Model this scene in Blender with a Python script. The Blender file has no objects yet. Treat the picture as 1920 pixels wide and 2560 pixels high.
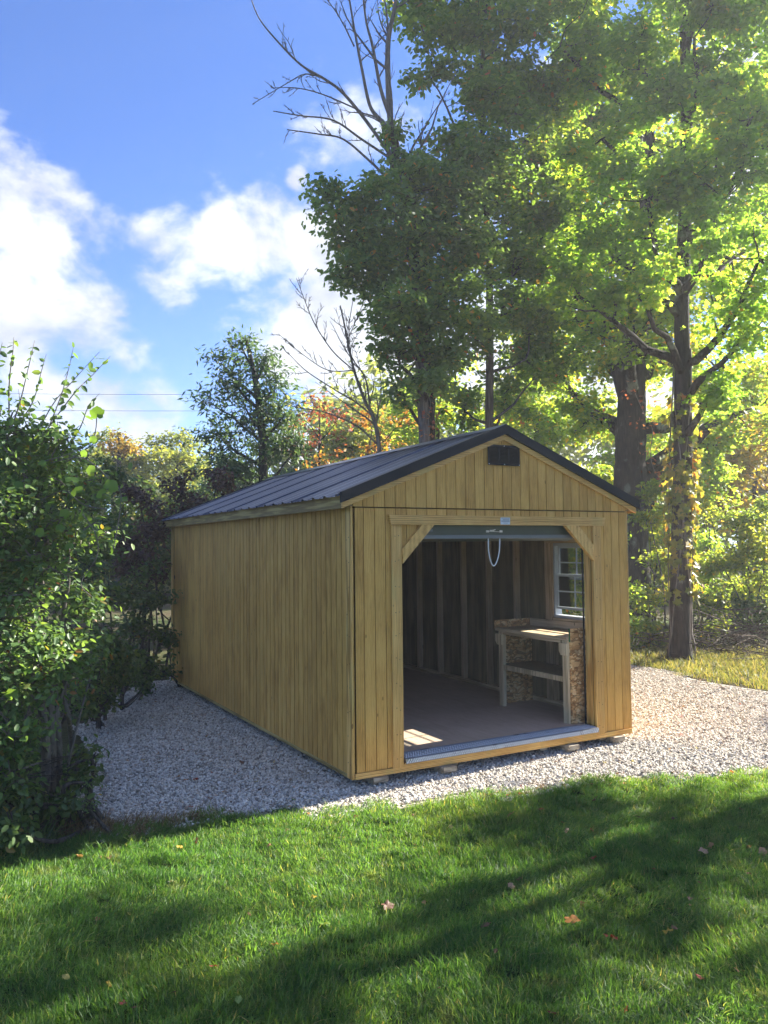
import bpy, math, random
import numpy as np
from math import radians as R, sin, cos, pi
from mathutils import Matrix, Vector

# ------------------------------------------------------------------ camera, sky, sun, exposure
SC = bpy.context.scene
COL = SC.collection
GZ = 0.09                                   # skirt bottom of the shed above the ground
CAM = np.array([-2.8953, -5.7042, 1.8431 + GZ]); YAW, PITCH, ROLL, FPX = 0.50992, 0.04459, -0.01037, 1982.1
_fw = np.array([sin(YAW)*cos(PITCH), cos(YAW)*cos(PITCH), sin(PITCH)])
_r = np.array([cos(YAW), -sin(YAW), 0.0]); _u = np.cross(_r, _fw)
_r2 = _r*cos(ROLL) + _u*sin(ROLL); _u2 = -_r*sin(ROLL) + _u*cos(ROLL)
cd = bpy.data.cameras.new('camera'); cam = bpy.data.objects.new('camera', cd); COL.objects.link(cam)
cd.sensor_fit = 'HORIZONTAL'; cd.sensor_width = 36; cd.lens = 36*FPX/1920; cd.clip_end = 600; cd.clip_start = .05
m = Matrix.Identity(4)
for i in range(3):
    m[i][0] = _r2[i]; m[i][1] = _u2[i]; m[i][2] = -_fw[i]; m[i][3] = CAM[i]
cam.matrix_world = m
SC.camera = cam

def at(px, py, d):
    """world point seen at picture position (px, py) (1659 wide survey units), d metres along the view axis"""
    px *= 1.15732; py *= 1.15732
    return CAM + d*(_fw + _r2*(px-960)/FPX - _u2*(py-1280)/FPX)

SUN_EL, SUN_AZ = R(31), R(3.5)              # azimuth from +X towards +Y
sdir = Vector((cos(SUN_EL)*cos(SUN_AZ), cos(SUN_EL)*sin(SUN_AZ), sin(SUN_EL)))
sl = bpy.data.lights.new('sun', 'SUN'); so = bpy.data.objects.new('sun', sl); COL.objects.link(so)
sl.energy = 3.9; sl.angle = R(.55); sl.color = (1, .95, .85)
so.rotation_euler = sdir.to_track_quat('Z', 'Y').to_euler(); so.location = (12, 0, 20)

W_ = bpy.data.worlds.new('World'); SC.world = W_; W_.use_nodes = True
nt = W_.node_tree; N = nt.nodes; Lk = nt.links; N.clear()
out = N.new('ShaderNodeOutputWorld'); bg = N.new('ShaderNodeBackground'); bg.inputs[1].default_value = .12
sky = N.new('ShaderNodeTexSky'); sky.sky_type = 'NISHITA'; sky.sun_disc = False
sky.sun_elevation = SUN_EL; sky.sun_rotation = pi/2 - SUN_AZ
sky.air_density = .9; sky.dust_density = .15; sky.ozone_density = 3.0
hsv = N.new('ShaderNodeHueSaturation'); hsv.inputs['Saturation'].default_value = 1.12; hsv.inputs['Value'].default_value = 1.0
Lk.new(sky.outputs[0], hsv.inputs['Color'])
tc = N.new('ShaderNodeTexCoord')
def vmath(op, a, b=None):
    n = N.new('ShaderNodeVectorMath'); n.operation = op
    for i, v in enumerate((a, b)):
        if v is None: continue
        if isinstance(v, bpy.types.NodeSocket): Lk.new(v, n.inputs[i])
        else: n.inputs[i].default_value = v
    return n
def wmath(op, a, b=None, c=None, clamp=False):
    n = N.new('ShaderNodeMath'); n.operation = op; n.use_clamp = clamp
    for i, v in enumerate((a, b, c)):
        if v is None: continue
        if isinstance(v, bpy.types.NodeSocket): Lk.new(v, n.inputs[i])
        else: n.inputs[i].default_value = v
    return n.outputs[0]
def wnoise(scale, detail, rough, dist, off, stretch=(1, 1, 1.5)):
    s = vmath('MULTIPLY', tc.outputs['Generated'], stretch); a = vmath('ADD', s.outputs[0], off)
    n = N.new('ShaderNodeTexNoise'); n.inputs['Scale'].default_value = scale; n.inputs['Detail'].default_value = detail
    n.inputs['Roughness'].default_value = rough; n.inputs['Distortion'].default_value = dist
    Lk.new(a.outputs[0], n.inputs['Vector']); return n.outputs[0]
# cumulus banks: (survey x, y, radius as chord, weight)
BANKS = [(40, 330, .085, .80), (130, 330, .07, .7), (150, 440, .09, .85), (50, 470, .12, .95), (170, 540, .08, .8), (60, 590, .10, .75), (100, 230, .04, .45), (320, 310, .045, .36), (265, 340, .045, .36),
         (400, 420, .06, .66), (360, 520, .075, .72), (440, 510, .07, .70), (340, 600, .06, .55), (500, 530, .055, .62), (560, 470, .045, .50), (570, 530, .04, .45), (300, 640, .03, .3),
         (60, 710, .09, 1.05), (190, 700, .08, 1.05), (250, 760, .07, .8), (60, 790, .08, .95), (340, 800, .05, .5), (120, 870, .09, 1.0), (230, 880, .08, 1.05), (330, 880, .07, .95), (400, 880, .04, .7), (300, 940, .08, 1.), (100, 950, .1, .9),
         (700, 740, .065, 1.1), (760, 680, .06, 1.1), (650, 790, .05, .9), (750, 800, .07, 1.1), (850, 760, .08, 1.), (650, 490, .035, .5), (690, 530, .045, .5), (640, 385, .016, .6), (800, 640, .07, .9),
         (1300, 500, .2, .7), (1600, 300, .22, .7), (1200, 850, .2, .8)]
acc = None
for (x, y, rad, w) in BANKS:
    d = at(x, y, 1.0) - CAM; d /= np.linalg.norm(d)
    ds = vmath('DISTANCE', tc.outputs['Generated'], tuple(d)).outputs['Value']
    q = wmath('DIVIDE', ds, rad); q = wmath('MULTIPLY', q, q); q = wmath('SUBTRACT', 1.0, q, clamp=True); q = wmath('MULTIPLY', q, w)
    acc = q if acc is None else wmath('MAXIMUM', acc, q)
clear = at(300, 60, 1.0) - CAM; clear /= np.linalg.norm(clear)
q = wmath('DIVIDE', vmath('DISTANCE', tc.outputs['Generated'], tuple(clear)).outputs['Value'], .19); clear = wmath('SUBTRACT', 1.0, wmath('MULTIPLY', q, q), clamp=True)
n1 = wnoise(7, 9, .60, .25, (3.1, 1.7, .4)); n2 = wnoise(2.2, 4, .5, .2, (1.1, 6.3, 9.4)); n3 = wnoise(22, 6, .6, .3, (1.1, 4.7, 2.4))
dens = wmath('ADD', wmath('MULTIPLY', acc, .78), wmath('MULTIPLY', wmath('SUBTRACT', n1, .5), 1.5))
dens = wmath('ADD', dens, wmath('MULTIPLY', wmath('SUBTRACT', n3, .5), 1.0))
# away from the banks the same sky goes on with scattered cumulus
dens = wmath('ADD', dens, wmath('MULTIPLY', wmath('SUBTRACT', n2, .47, clamp=True), 4.5))
dens = wmath('SUBTRACT', dens, wmath('MULTIPLY', clear, 1.3))
mr = N.new('ShaderNodeMapRange'); mr.interpolation_type = 'SMOOTHSTEP'; Lk.new(dens, mr.inputs[0])
mr.inputs[1].default_value = .27; mr.inputs[2].default_value = .85; mr.inputs[3].default_value = 0; mr.inputs[4].default_value = .97
cr = N.new('ShaderNodeMapRange'); Lk.new(n1, cr.inputs[0]); cr.inputs[1].default_value = .38; cr.inputs[2].default_value = .62
cm = N.new('ShaderNodeMix'); cm.data_type = 'RGBA'; Lk.new(cr.outputs[0], cm.inputs[0])
cm.inputs[6].default_value = (.82, .90, 1.08, 1); cm.inputs[7].default_value = (1.62, 1.67, 1.76, 1)
mx = N.new('ShaderNodeMix'); mx.data_type = 'RGBA'
Lk.new(mr.outputs[0], mx.inputs[0]); tint = vmath('MULTIPLY', hsv.outputs[0], (.165, .24, .365)); Lk.new(tint.outputs[0], mx.inputs[6]); Lk.new(cm.outputs[2], mx.inputs[7])
Lk.new(mx.outputs[2], bg.inputs[0]); Lk.new(bg.outputs[0], out.inputs[0])

vs = SC.view_settings; vs.view_transform = 'Standard'; vs.look = 'None'; vs.exposure = 2.6; vs.gamma = 1; vs.use_curve_mapping = False
SC.cycles.use_denoising = True
SC.cycles.max_bounces = 10; SC.cycles.diffuse_bounces = 4; SC.cycles.transparent_max_bounces = 12; SC.cycles.transmission_bounces = 6
SC.cycles.caustics_reflective = False; SC.cycles.caustics_refractive = False

# ------------------------------------------------------------------ helpers
def tag(o, label=None, cat=None, group=None, kind=None):
    if label: o['label'] = label
    if cat: o['category'] = cat
    if group: o['group'] = group
    if kind: o['kind'] = kind
    return o
def link(o, parent=None):
    COL.objects.link(o)
    if parent is not None: o.parent = parent
    return o
def empty(name, loc=(0, 0, 0), rz=0):
    o = bpy.data.objects.new(name, None); o.location = loc; o.rotation_euler = (0, 0, rz); o.empty_display_size = .2
    return link(o)
def mesh_np(name, V, sizes, loops, mat=None, smooth=False, attrs=None):
    """V (n,3); sizes (nf,), loops flat int array"""
    me = bpy.data.meshes.new(name); V = np.asarray(V, np.float32); sizes = np.asarray(sizes, np.int32); loops = np.asarray(loops, np.int32)
    me.vertices.add(len(V)); me.vertices.foreach_set('co', V.ravel())
    me.loops.add(len(loops)); me.loops.foreach_set('vertex_index', loops)
    me.polygons.add(len(sizes)); st = np.zeros(len(sizes), np.int32); st[1:] = np.cumsum(sizes)[:-1]
    me.polygons.foreach_set('loop_start', st)
    try: me.polygons.foreach_set('loop_total', sizes)
    except Exception: pass
    me.polygons.foreach_set('use_smooth', np.full(len(sizes), bool(smooth)))
    for k, a in (attrs or {}).items():
        at_ = me.attributes.new(k, 'FLOAT', 'FACE'); at_.data.foreach_set('value', np.asarray(a, np.float32))
    me.update(calc_edges=True); me.validate(clean_customdata=False)
    if mat: me.materials.append(mat)
    return me
class MB:
    """collects faces into one mesh"""
    def __init__(s): s.v = []; s.f = []; s.n = 0
    def add(s, V, F):
        s.v.append(np.asarray(V, float).reshape(-1, 3)); k = s.n
        for f in F: s.f.append([i+k for i in f])
        s.n += len(s.v[-1]); return s
    def box(s, x0, x1, y0, y1, z0, z1):
        V = [(x, y, z) for z in (z0, z1) for y in (y0, y1) for x in (x0, x1)]
        return s.add(V, [(0, 2, 3, 1), (4, 5, 7, 6), (0, 1, 5, 4), (2, 6, 7, 3), (0, 4, 6, 2), (1, 3, 7, 5)])
    def bbox(s, x0, x1, y0, y1, z0, z1, b=.003):
        """box with chamfered long edges"""
        d = [x1-x0, y1-y0, z1-z0]; ax = int(np.argmax(d)); b = min(b, min(d)*.3)
        lo = [x0, y0, z0]; hi = [x1, y1, z1]; o = [i for i in range(3) if i != ax]
        a0, a1, c0, c1 = lo[o[0]], hi[o[0]], lo[o[1]], hi[o[1]]
        ring = [(a0+b, c0), (a1-b, c0), (a1, c0+b), (a1, c1-b), (a1-b, c1), (a0+b, c1), (a0, c1-b), (a0, c0+b)]
        V = []
        for t in (lo[ax], hi[ax]):
            for (p, q) in ring:
                v = [0, 0, 0]; v[ax] = t; v[o[0]] = p; v[o[1]] = q; V.append(v)
        F = [(i, (i+1) % 8, 8+(i+1) % 8, 8+i) for i in range(8)] + [tuple(range(7, -1, -1)), tuple(range(8, 16))]
        if ax == 1: F = [f[::-1] for f in F]
        return s.add(V, F)
    def prism(s, poly, y0, y1, axis='y'):
        """polygon in (x,z) extruded along y (or (y,z) along x)"""
        n = len(poly)
        if axis == 'y': V = [(p, y0, q) for p, q in poly] + [(p, y1, q) for p, q in poly]
        elif axis == 'x': V = [(y0, p, q) for p, q in poly] + [(y1, p, q) for p, q in poly]
        else: V = [(p, q, y0) for p, q in poly] + [(p, q, y1) for p, q in poly]
        return s.add(V, [(i, (i+1) % n, n+(i+1) % n, n+i) for i in range(n)] + [tuple(range(n-1, -1, -1)), tuple(range(n, 2*n))])
    def tube(s, P, rad, sides=8, cap=True):
        P = np.asarray(P, float); n = len(P); rad = np.broadcast_to(np.asarray(rad, float), (n,))
        T = np.gradient(P, axis=0); T /= np.linalg.norm(T, axis=1)[:, None]+1e-9
        up = np.array([0, 0, 1.]) if abs(T[0][2]) < .9 else np.array([1., 0, 0])
        V = []
        a = np.cross(T[0], up); a /= np.linalg.norm(a)
        for i in range(n):
            a = a - T[i]*(a@T[i]); a /= np.linalg.norm(a)+1e-9; b = np.cross(T[i], a)
            for k in range(sides):
                t = 2*pi*k/sides; V.append(P[i]+rad[i]*(a*cos(t)+b*sin(t)))
        F = [(i*sides+k, i*sides+(k+1) % sides, (i+1)*sides+(k+1) % sides, (i+1)*sides+k) for i in range(n-1) for k in range(sides)]
        if cap: F += [tuple(range(sides-1, -1, -1)), tuple(range((n-1)*sides, n*sides))]
        return s.add(V, F)
    def mesh(s, name, mat, smooth=False):
        V = np.concatenate(s.v); sz = [len(f) for f in s.f]; lp = [i for f in s.f for i in f]
        return mesh_np(name, V, sz, lp, mat, smooth)
    def build(s, name, mat, parent=None, smooth=False):
        return link(bpy.data.objects.new(name, s.mesh(name, mat, smooth)), parent)

# ------------------------------------------------------------------ materials
class Mat:
    def __init__(s, name):
        s.m = bpy.data.materials.new(name); s.m.use_nodes = True; s.t = s.m.node_tree; s.N = s.t.nodes; s.N.clear()
        s.out = s.N.new('ShaderNodeOutputMaterial')
    def n(s, typ, **kw):
        n = s.N.new(typ)
        for k, v in kw.items():
            if k.startswith('_'): setattr(n, k[1:], v)
            else:
                key = int(k[1:]) if k[0] == 'i' and k[1:].isdigit() else k.replace('__', ' ')
                if isinstance(v, bpy.types.NodeSocket): s.t.links.new(v, n.inputs[key])
                else: n.inputs[key].default_value = v
        return n
    def math(s, op, a, b=0., clamp=False):
        return s.n('ShaderNodeMath', _operation=op, _use_clamp=clamp, i0=a, i1=b).outputs[0]
    def noise(s, vec, scale, detail=4, rough=.5, dist=0.):
        return s.n('ShaderNodeTexNoise', Vector=vec, Scale=scale, Detail=detail, Roughness=rough, Distortion=dist).outputs[0]
    def ramp(s, fac, stops, interp='LINEAR'):
        r = s.n('ShaderNodeValToRGB', Fac=fac); e = r.color_ramp; e.interpolation = interp
        while len(e.elements) > 1: e.elements.remove(e.elements[-1])
        e.elements[0].position = stops[0][0]; e.elements[0].color = (*stops[0][1], 1)
        for p, c in stops[1:]:
            x = e.elements.new(p); x.color = (*c, 1)
        return r.outputs[0]
    def mix(s, fac, a, b, blend='MIX'):
        n = s.n('ShaderNodeMix', _data_type='RGBA', _blend_type=blend)
        for i, v in ((0, fac), (6, a), (7, b)):
            if isinstance(v, bpy.types.NodeSocket): s.t.links.new(v, n.inputs[i])
            else: n.inputs[i].default_value = v if i == 0 or len(v) == 4 else (*v, 1)
        return n.outputs[2]
    def scale(s, vec, sc, off=None):
        v = s.n('ShaderNodeVectorMath', _operation='MULTIPLY', i0=vec, i1=sc).outputs[0]
        if off is not None: v = s.n('ShaderNodeVectorMath', _operation='ADD', i0=v, i1=off).outputs[0]
        return v
    def bump(s, h, strength, dist):
        return s.n('ShaderNodeBump', Strength=strength, Distance=dist, Height=h).outputs[0]
    def pbr(s, col, rough=.6, spec=.5, metal=0., normal=None, **kw):
        b = s.n('ShaderNodeBsdfPrincipled', Roughness=rough, Metallic=metal)
        b.inputs['Specular IOR Level'].default_value = spec
        if isinstance(col, bpy.types.NodeSocket): s.t.links.new(col, b.inputs['Base Color'])
        else: b.inputs['Base Color'].default_value = (*col, 1)
        if normal is not None: s.t.links.new(normal, b.inputs['Normal'])
        s.t.links.new(b.outputs[0], s.out.inputs[0]); s.b = b
        return s.m

def wood(name, c_lo, c_mid, c_hi, stretch=(9, 9, .55), vein=.35, rough=.62, knots=0.0, rnd=.35, green=None, spec=.35, band='X', gr=.75):
    """solid or ply timber: long grain along one local axis, blotches, a tone of its own for every board"""
    M = Mat(name); tcn = M.n('ShaderNodeTexCoord'); oi = M.n('ShaderNodeObjectInfo')
    off = M.n('ShaderNodeCombineXYZ', X=M.math('MULTIPLY', oi.outputs['Random'], 37.), Y=M.math('MULTIPLY', oi.outputs['Random'], 91.), Z=M.math('MULTIPLY', oi.outputs['Random'], 53.)).outputs[0]
    p = M.scale(tcn.outputs['Object'], stretch, off)
    grain = M.noise(p, 3.2, 7, .62, .9)
    fine = M.noise(M.scale(tcn.outputs['Object'], tuple(x*7 if x > 2 else x*3 for x in stretch), off), 4, 4, .6)
    w = M.n('ShaderNodeTexWave', _wave_type='BANDS', _bands_direction=band, Vector=M.scale(tcn.outputs['Object'], tuple(x*.22 for x in stretch), off), Scale=9., Distortion=9., Detail=2.5, Detail__Scale=.9).outputs[1]
    blot = M.noise(M.scale(tcn.outputs['Object'], (2.2, 2.2, 1.3), off), 1.7, 3, .5)
    f = M.math('ADD', M.math('ADD', M.math('MULTIPLY', grain, gr), .375-gr*.5), M.math('MULTIPLY', M.math('SUBTRACT', fine, .5), .35))
    f = M.math('ADD', f, M.math('MULTIPLY', M.math('SUBTRACT', w, .5), vein))
    f = M.math('ADD', f, M.math('MULTIPLY', M.math('SUBTRACT', oi.outputs['Random'], .5), rnd*.5))
    f = M.math('ADD', f, M.math('MULTIPLY', M.math('SUBTRACT', blot, .5), .45))
    c = M.ramp(f, [(.12, c_lo), (.40, c_mid), (.72, c_hi)])
    if green is not None:
        g = M.noise(M.scale(tcn.outputs['Object'], (3, 3, .9), off), 1.9, 3, .5)
        c = M.mix(M.math('MULTIPLY', M.math('SUBTRACT', g, .52, True), 3.0, True), c, green)
    if knots:
        v = M.n('ShaderNodeTexVoronoi', Vector=M.scale(tcn.outputs['Object'], (5.5, 5.5, 1.9), off), Scale=1.6, Randomness=1.)
        k = M.math('LESS_THAN', v.outputs[0], knots)
        c = M.mix(M.math('MULTIPLY', k, .75), c, tuple(x*.45 for x in c_lo))
    nrm = M.bump(M.math('ADD', grain, M.math('MULTIPLY', fine, .5)), .10, .0012)
    return M.pbr(c, rough, spec, normal=nrm)

m_side = wood('stained_siding', (.34, .160, .032), (.64, .345, .084), (.80, .49, .145), (10, 10, 1.3), .13, .65, 0.05, .26, (.52, .295, .08), .2, gr=.42)
m_groove = Mat('groove_shadow_stain').pbr((.070, .036, .009), .85, .1)
m_trim = wood('stained_trim', (.40, .190, .040), (.68, .375, .100), (.82, .52, .175), (12, 12, .7), .55, .5, .07, .3, (.42, .33, .11))
m_trimh = wood('stained_trim_lying', (.40, .190, .040), (.68, .375, .100), (.82, .52, .175), (.7, 12, 12), .40, .5, .07, .3, (.42, .31, .09), band='Z')
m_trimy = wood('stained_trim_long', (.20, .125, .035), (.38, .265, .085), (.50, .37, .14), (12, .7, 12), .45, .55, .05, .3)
m_stud = wood('raw_stud', (.30, .20, .11), (.50, .36, .22), (.64, .49, .31), (12, 12, .7), .35, .7, .09, .3)
m_rawh = wood('raw_board', (.42, .28, .15), (.64, .47, .28), (.78, .62, .41), (12, .7, 12), .4, .65, .07, .3)
m_leg = wood('pale_leg_wood', (.46, .32, .17), (.72, .55, .33), (.84, .69, .45), (12, 12, .7), .3, .6, .06, .3)
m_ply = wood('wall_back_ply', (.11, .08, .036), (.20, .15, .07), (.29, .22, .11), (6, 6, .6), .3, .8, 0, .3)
m_floor = wood('floor_ply', (.46, .32, .215), (.55, .39, .275), (.62, .46, .335), (5, .8, 5), .05, .75, 0, .08)

M = Mat('oriented_strand_board'); tcn = M.n('ShaderNodeTexCoord')
wv = M.n('ShaderNodeTexNoise', Vector=tcn.outputs['Object'], Scale=6.).outputs[1]
pv = M.n('ShaderNodeVectorMath', _operation='ADD', i0=M.scale(tcn.outputs['Object'], (14, 14, 32)), i1=M.scale(wv, (4, 4, 4))).outputs[0]
v = M.n('ShaderNodeTexVoronoi', Vector=pv, Scale=1.5, Randomness=1.)
sep = M.n('ShaderNodeSeparateColor', Color=v.outputs[1])
c = M.ramp(sep.outputs[0], [(0, (.36, .16, .05)), (.4, (.60, .32, .12)), (.75, (.76, .48, .22)), (1, (.84, .62, .34))])
c = M.mix(M.math('MULTIPLY', M.math('GREATER_THAN', v.outputs[0], .62), .6), c, (.14, .07, .03))
m_osb = M.pbr(c, .7, .3, normal=M.bump(sep.outputs[1], .3, .003))

M = Mat('black_ribbed_steel'); tcn = M.n('ShaderNodeTexCoord')
nz = M.noise(tcn.outputs['Object'], 3., 5, .6)
m_roof = M.pbr(M.ramp(nz, [(.3, (.012, .022, .048)), (.7, (.022, .036, .070))]), M.math('ADD', M.math('MULTIPLY', nz, .10), .25), .65)
M = Mat('dark_trim_steel'); tcn = M.n('ShaderNodeTexCoord')
m_rake = M.pbr(M.ramp(M.noise(tcn.outputs['Object'], 5., 4), [(.3, (.004, .007, .011)), (.7, (.007, .011, .016))]), .55, .22)
m_vent = Mat('black_plastic').pbr((.008, .009, .010), .6, .25)
m_screw = Mat('zinc_screw').pbr((.55, .55, .53), .35, .5, .8)
M = Mat('tread_plate'); tcn = M.n('ShaderNodeTexCoord'); nz = M.noise(tcn.outputs['Object'], 14., 5, .6)
m_plate = M.pbr(M.ramp(nz, [(.3, (.22, .23, .25)), (.7, (.38, .39, .41))]), M.math('MULTIPLY', nz, .7), .6, .55)
M = Mat('green_door_steel'); tcn = M.n('ShaderNodeTexCoord')
m_door = M.pbr(M.ramp(M.noise(tcn.outputs['Object'], 6., 5), [(.3, (.026, .042, .022)), (.7, (.042, .060, .032))]), .4, .5)
m_rail = Mat('grey_door_rail').pbr((.12, .14, .155), .35, .5, .3)
m_seal = Mat('rubber_seal').pbr((.015, .015, .016), .7, .3)
M = Mat('white_vinyl'); tcn = M.n('ShaderNodeTexCoord')
m_vinyl = M.pbr(M.ramp(M.noise(tcn.outputs['Object'], 9., 3), [(.3, (.42, .45, .48)), (.7, (.48, .51, .54))]), .4, .5)
m_rope = Mat('white_rope').pbr((.80, .80, .78), .8, .2)
m_green_edge = Mat('green_edge_paint').pbr((.03, .16, .05), .6, .3)
M = Mat('window_glass'); M.t.links.new(M.n('ShaderNodeMixShader', Fac=M.n('ShaderNodeFresnel', IOR=1.35).outputs[0], i1=M.n('ShaderNodeBsdfTransparent', Color=(.93, .96, .95, 1)).outputs[0], i2=M.n('ShaderNodeBsdfGlossy', Roughness=.02).outputs[0]).outputs[0], M.out.inputs[0]); m_glass = M.m
M = Mat('block_wood'); tcn = M.n('ShaderNodeTexCoord')
m_block = wood('weathered_block', (.16, .13, .09), (.34, .28, .20), (.46, .40, .30), (.8, 10, 10), .3, .8, 0, .4)

def bark(name, lo, hi, sc=(7, 7, 1.1), lichen=None):
    M = Mat(name); tcn = M.n('ShaderNodeTexCoord')
    p = M.scale(tcn.outputs['Object'], sc); a = M.noise(p, 3.5, 8, .68, .6)
    b = M.n('ShaderNodeTexVoronoi', _feature='DISTANCE_TO_EDGE', Vector=M.scale(p, (1, 1, 1)), Scale=3.).outputs[0]
    h = M.math('ADD', a, M.math('MULTIPLY', b, .8))
    c = M.ramp(h, [(.35, lo), (.95, hi)])
    if lichen: c = M.mix(M.math('MULTIPLY', M.math('SUBTRACT', M.noise(tcn.outputs['Object'], 2.6, 5, .6), .57, True), 9., True), c, lichen)
    return M.pbr(c, .9, .15, normal=M.bump(h, .9, .03))
m_bark = bark('dark_maple_bark', (.018, .013, .010), (.075, .058, .046), lichen=(.20, .22, .18))
m_bark2 = bark('grey_brown_bark', (.035, .030, .026), (.13, .115, .10))
m_bark3 = bark('pale_twig_bark', (.11, .095, .08), (.26, .23, .20))

def leaf(name, stops, tr=1.9, rough=.5, mixf=.46, lawn=False):
    """two-sided leaf: reflecting colour from a per-leaf tint, warmer light passing through"""
    M = Mat(name); a = M.n('ShaderNodeAttribute', _attribute_name='tint')
    c = M.ramp(a.outputs['Fac'], stops)
    tcn = M.n('ShaderNodeTexCoord')
    c = M.mix(.35, c, M.mix(M.noise(tcn.outputs['Object'], .9, 2), (.6, .75, .6), (1.25, 1.15, .9)), 'MULTIPLY')
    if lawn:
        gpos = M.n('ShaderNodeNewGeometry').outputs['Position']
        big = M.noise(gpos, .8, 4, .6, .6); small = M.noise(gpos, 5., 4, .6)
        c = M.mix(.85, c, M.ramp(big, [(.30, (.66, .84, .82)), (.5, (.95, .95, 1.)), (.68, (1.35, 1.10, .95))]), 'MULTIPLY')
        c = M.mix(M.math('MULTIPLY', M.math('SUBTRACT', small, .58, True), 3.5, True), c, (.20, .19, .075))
    pb = M.n('ShaderNodeBsdfPrincipled', Roughness=rough); M.t.links.new(c, pb.inputs['Base Color']); pb.inputs['Specular IOR Level'].default_value = .42
    tcol = M.mix(1., c, (tr*1.25, tr*1.12, tr*.55), 'MULTIPLY')
    t = M.n('ShaderNodeBsdfTranslucent', Color=tcol)
    M.t.links.new(M.n('ShaderNodeMixShader', Fac=mixf, i1=pb.outputs[0], i2=t.outputs[0]).outputs[0], M.out.inputs[0])
    return M.m
G_ = lambda *a: a
l_maple = leaf('maple_leaves', [(0, (.070, .135, .026)), (.5, (.11, .19, .032)), (.85, (.18, .25, .038)), (.965, (.30, .26, .03)), (1, (.42, .16, .03))], 3.3, .5, .60)
l_back = leaf('sunny_wood_leaves', [(0, (.075, .130, .026)), (.5, (.13, .20, .034)), (.82, (.22, .26, .040)), (.95, (.38, .27, .03)), (1, (.42, .13, .03))], 3.3, .5, .60)
l_dark = leaf('dark_vine_leaves', [(0, (.070, .125, .050)), (.6, (.11, .185, .060)), (.90, (.18, .24, .060)), (.97, (.42, .22, .05)), (1, (.42, .13, .04))], 2.5, .5, .52)
l_ash = leaf('ash_leaves', [(0, (.040, .080, .046)), (.7, (.065, .12, .060)), (1, (.10, .16, .06))], 1.7, .5, .40)
l_far = leaf('hazy_wood_leaves', [(0, (.10, .14, .050)), (.5, (.17, .21, .065)), (.85, (.25, .27, .07)), (1, (.36, .28, .06))], 2.2)
l_orange = leaf('orange_leaves', [(0, (.30, .15, .05)), (.5, (.44, .21, .06)), (1, (.48, .32, .08))], 1.3)
l_red = leaf('red_leaves', [(0, (.22, .07, .05)), (.6, (.36, .10, .07)), (1, (.40, .18, .08))], 1.3)
l_purple = leaf('purple_brown_leaves', [(0, (.045, .024, .026)), (.6, (.085, .045, .042)), (1, (.13, .07, .05))], 1.2, .5, .3)
l_bush = leaf('apple_leaves', [(0, (.065, .125, .045)), (.6, (.11, .19, .058)), (.93, (.17, .24, .060)), (.975, (.22, .13, .03)), (1, (.26, .09, .04))], 2.0, .42, .42)
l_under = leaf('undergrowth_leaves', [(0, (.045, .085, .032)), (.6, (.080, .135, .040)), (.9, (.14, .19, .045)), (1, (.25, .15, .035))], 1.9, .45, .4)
l_grape = leaf('grape_leaves', [(0, (.070, .150, .030)), (1, (.12, .21, .04))], 2.4, .5, .45)
l_vine = leaf('climbing_vine_leaves', [(0, (.10, .15, .03)), (.45, (.20, .20, .035)), (.75, (.40, .26, .05)), (1, (.45, .17, .06))], 1.8)

# ------------------------------------------------------------------ foliage
HALF = {  # half outlines (x along the leaf, y sideways)
    'diamond': [(0, 0), (.42, .30), (1, 0)],
    'oval': [(0, 0), (.25, .27), (.68, .24), (1, 0)],
    'slim': [(0, 0), (.4, .16), (1, 0)],
    'maple': [(0, 0), (.02, .40), (.30, .27), (.58, .52), (.62, .20), (1, 0)],
}
def leaves_mesh(name, P, D, length, rng, shape, mat, tint, flat=.55, fold=.22):
    """P leaf bases, D preferred normals; every leaf two folded halves"""
    n = len(P); nor = D + rng.normal(0, flat, (n, 3)); nor /= np.linalg.norm(nor, axis=1)[:, None]
    a = rng.normal(0, 1, (n, 3)); a[:, 2] -= .45; a -= nor*(a*nor).sum(1)[:, None]; a /= np.linalg.norm(a, axis=1)[:, None]
    b = np.cross(nor, a); h = HALF[shape]; k = len(h)
    Ln = length*rng.uniform(.65, 1.25, n)
    V = np.zeros((n, 2*k-2, 3))
    idxR = list(range(k)); idxL = [0] + list(range(k, 2*k-2)) + [k-1]
    for i, (x, y) in enumerate(h):
        V[:, i] = P + (a*x + b*y + nor*fold*y)*Ln[:, None]
    for j, i in enumerate(range(1, k-1)):
        x, y = h[i]; V[:, k+j] = P + (a*x - b*y + nor*fold*y)*Ln[:, None]
    f = np.array(idxR + idxL[::-1]); nv = 2*k-2
    loops = (np.arange(n)[:, None]*nv + f[None, :]).ravel()
    sizes = np.full(2*n, k, np.int32)
    return mesh_np(name, V.reshape(-1, 3), sizes, loops, mat, attrs={'tint': np.repeat(tint, 2)})

def Lb(px, py, r, d, ry=None, sq=1.):
    """crown lobe (centre, radii) from survey numbers"""
    c = at(px, py, d); q = r*1.15732*d/FPX
    return (np.array(c), np.array([q, q if ry is None else ry, q*sq]))

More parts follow.
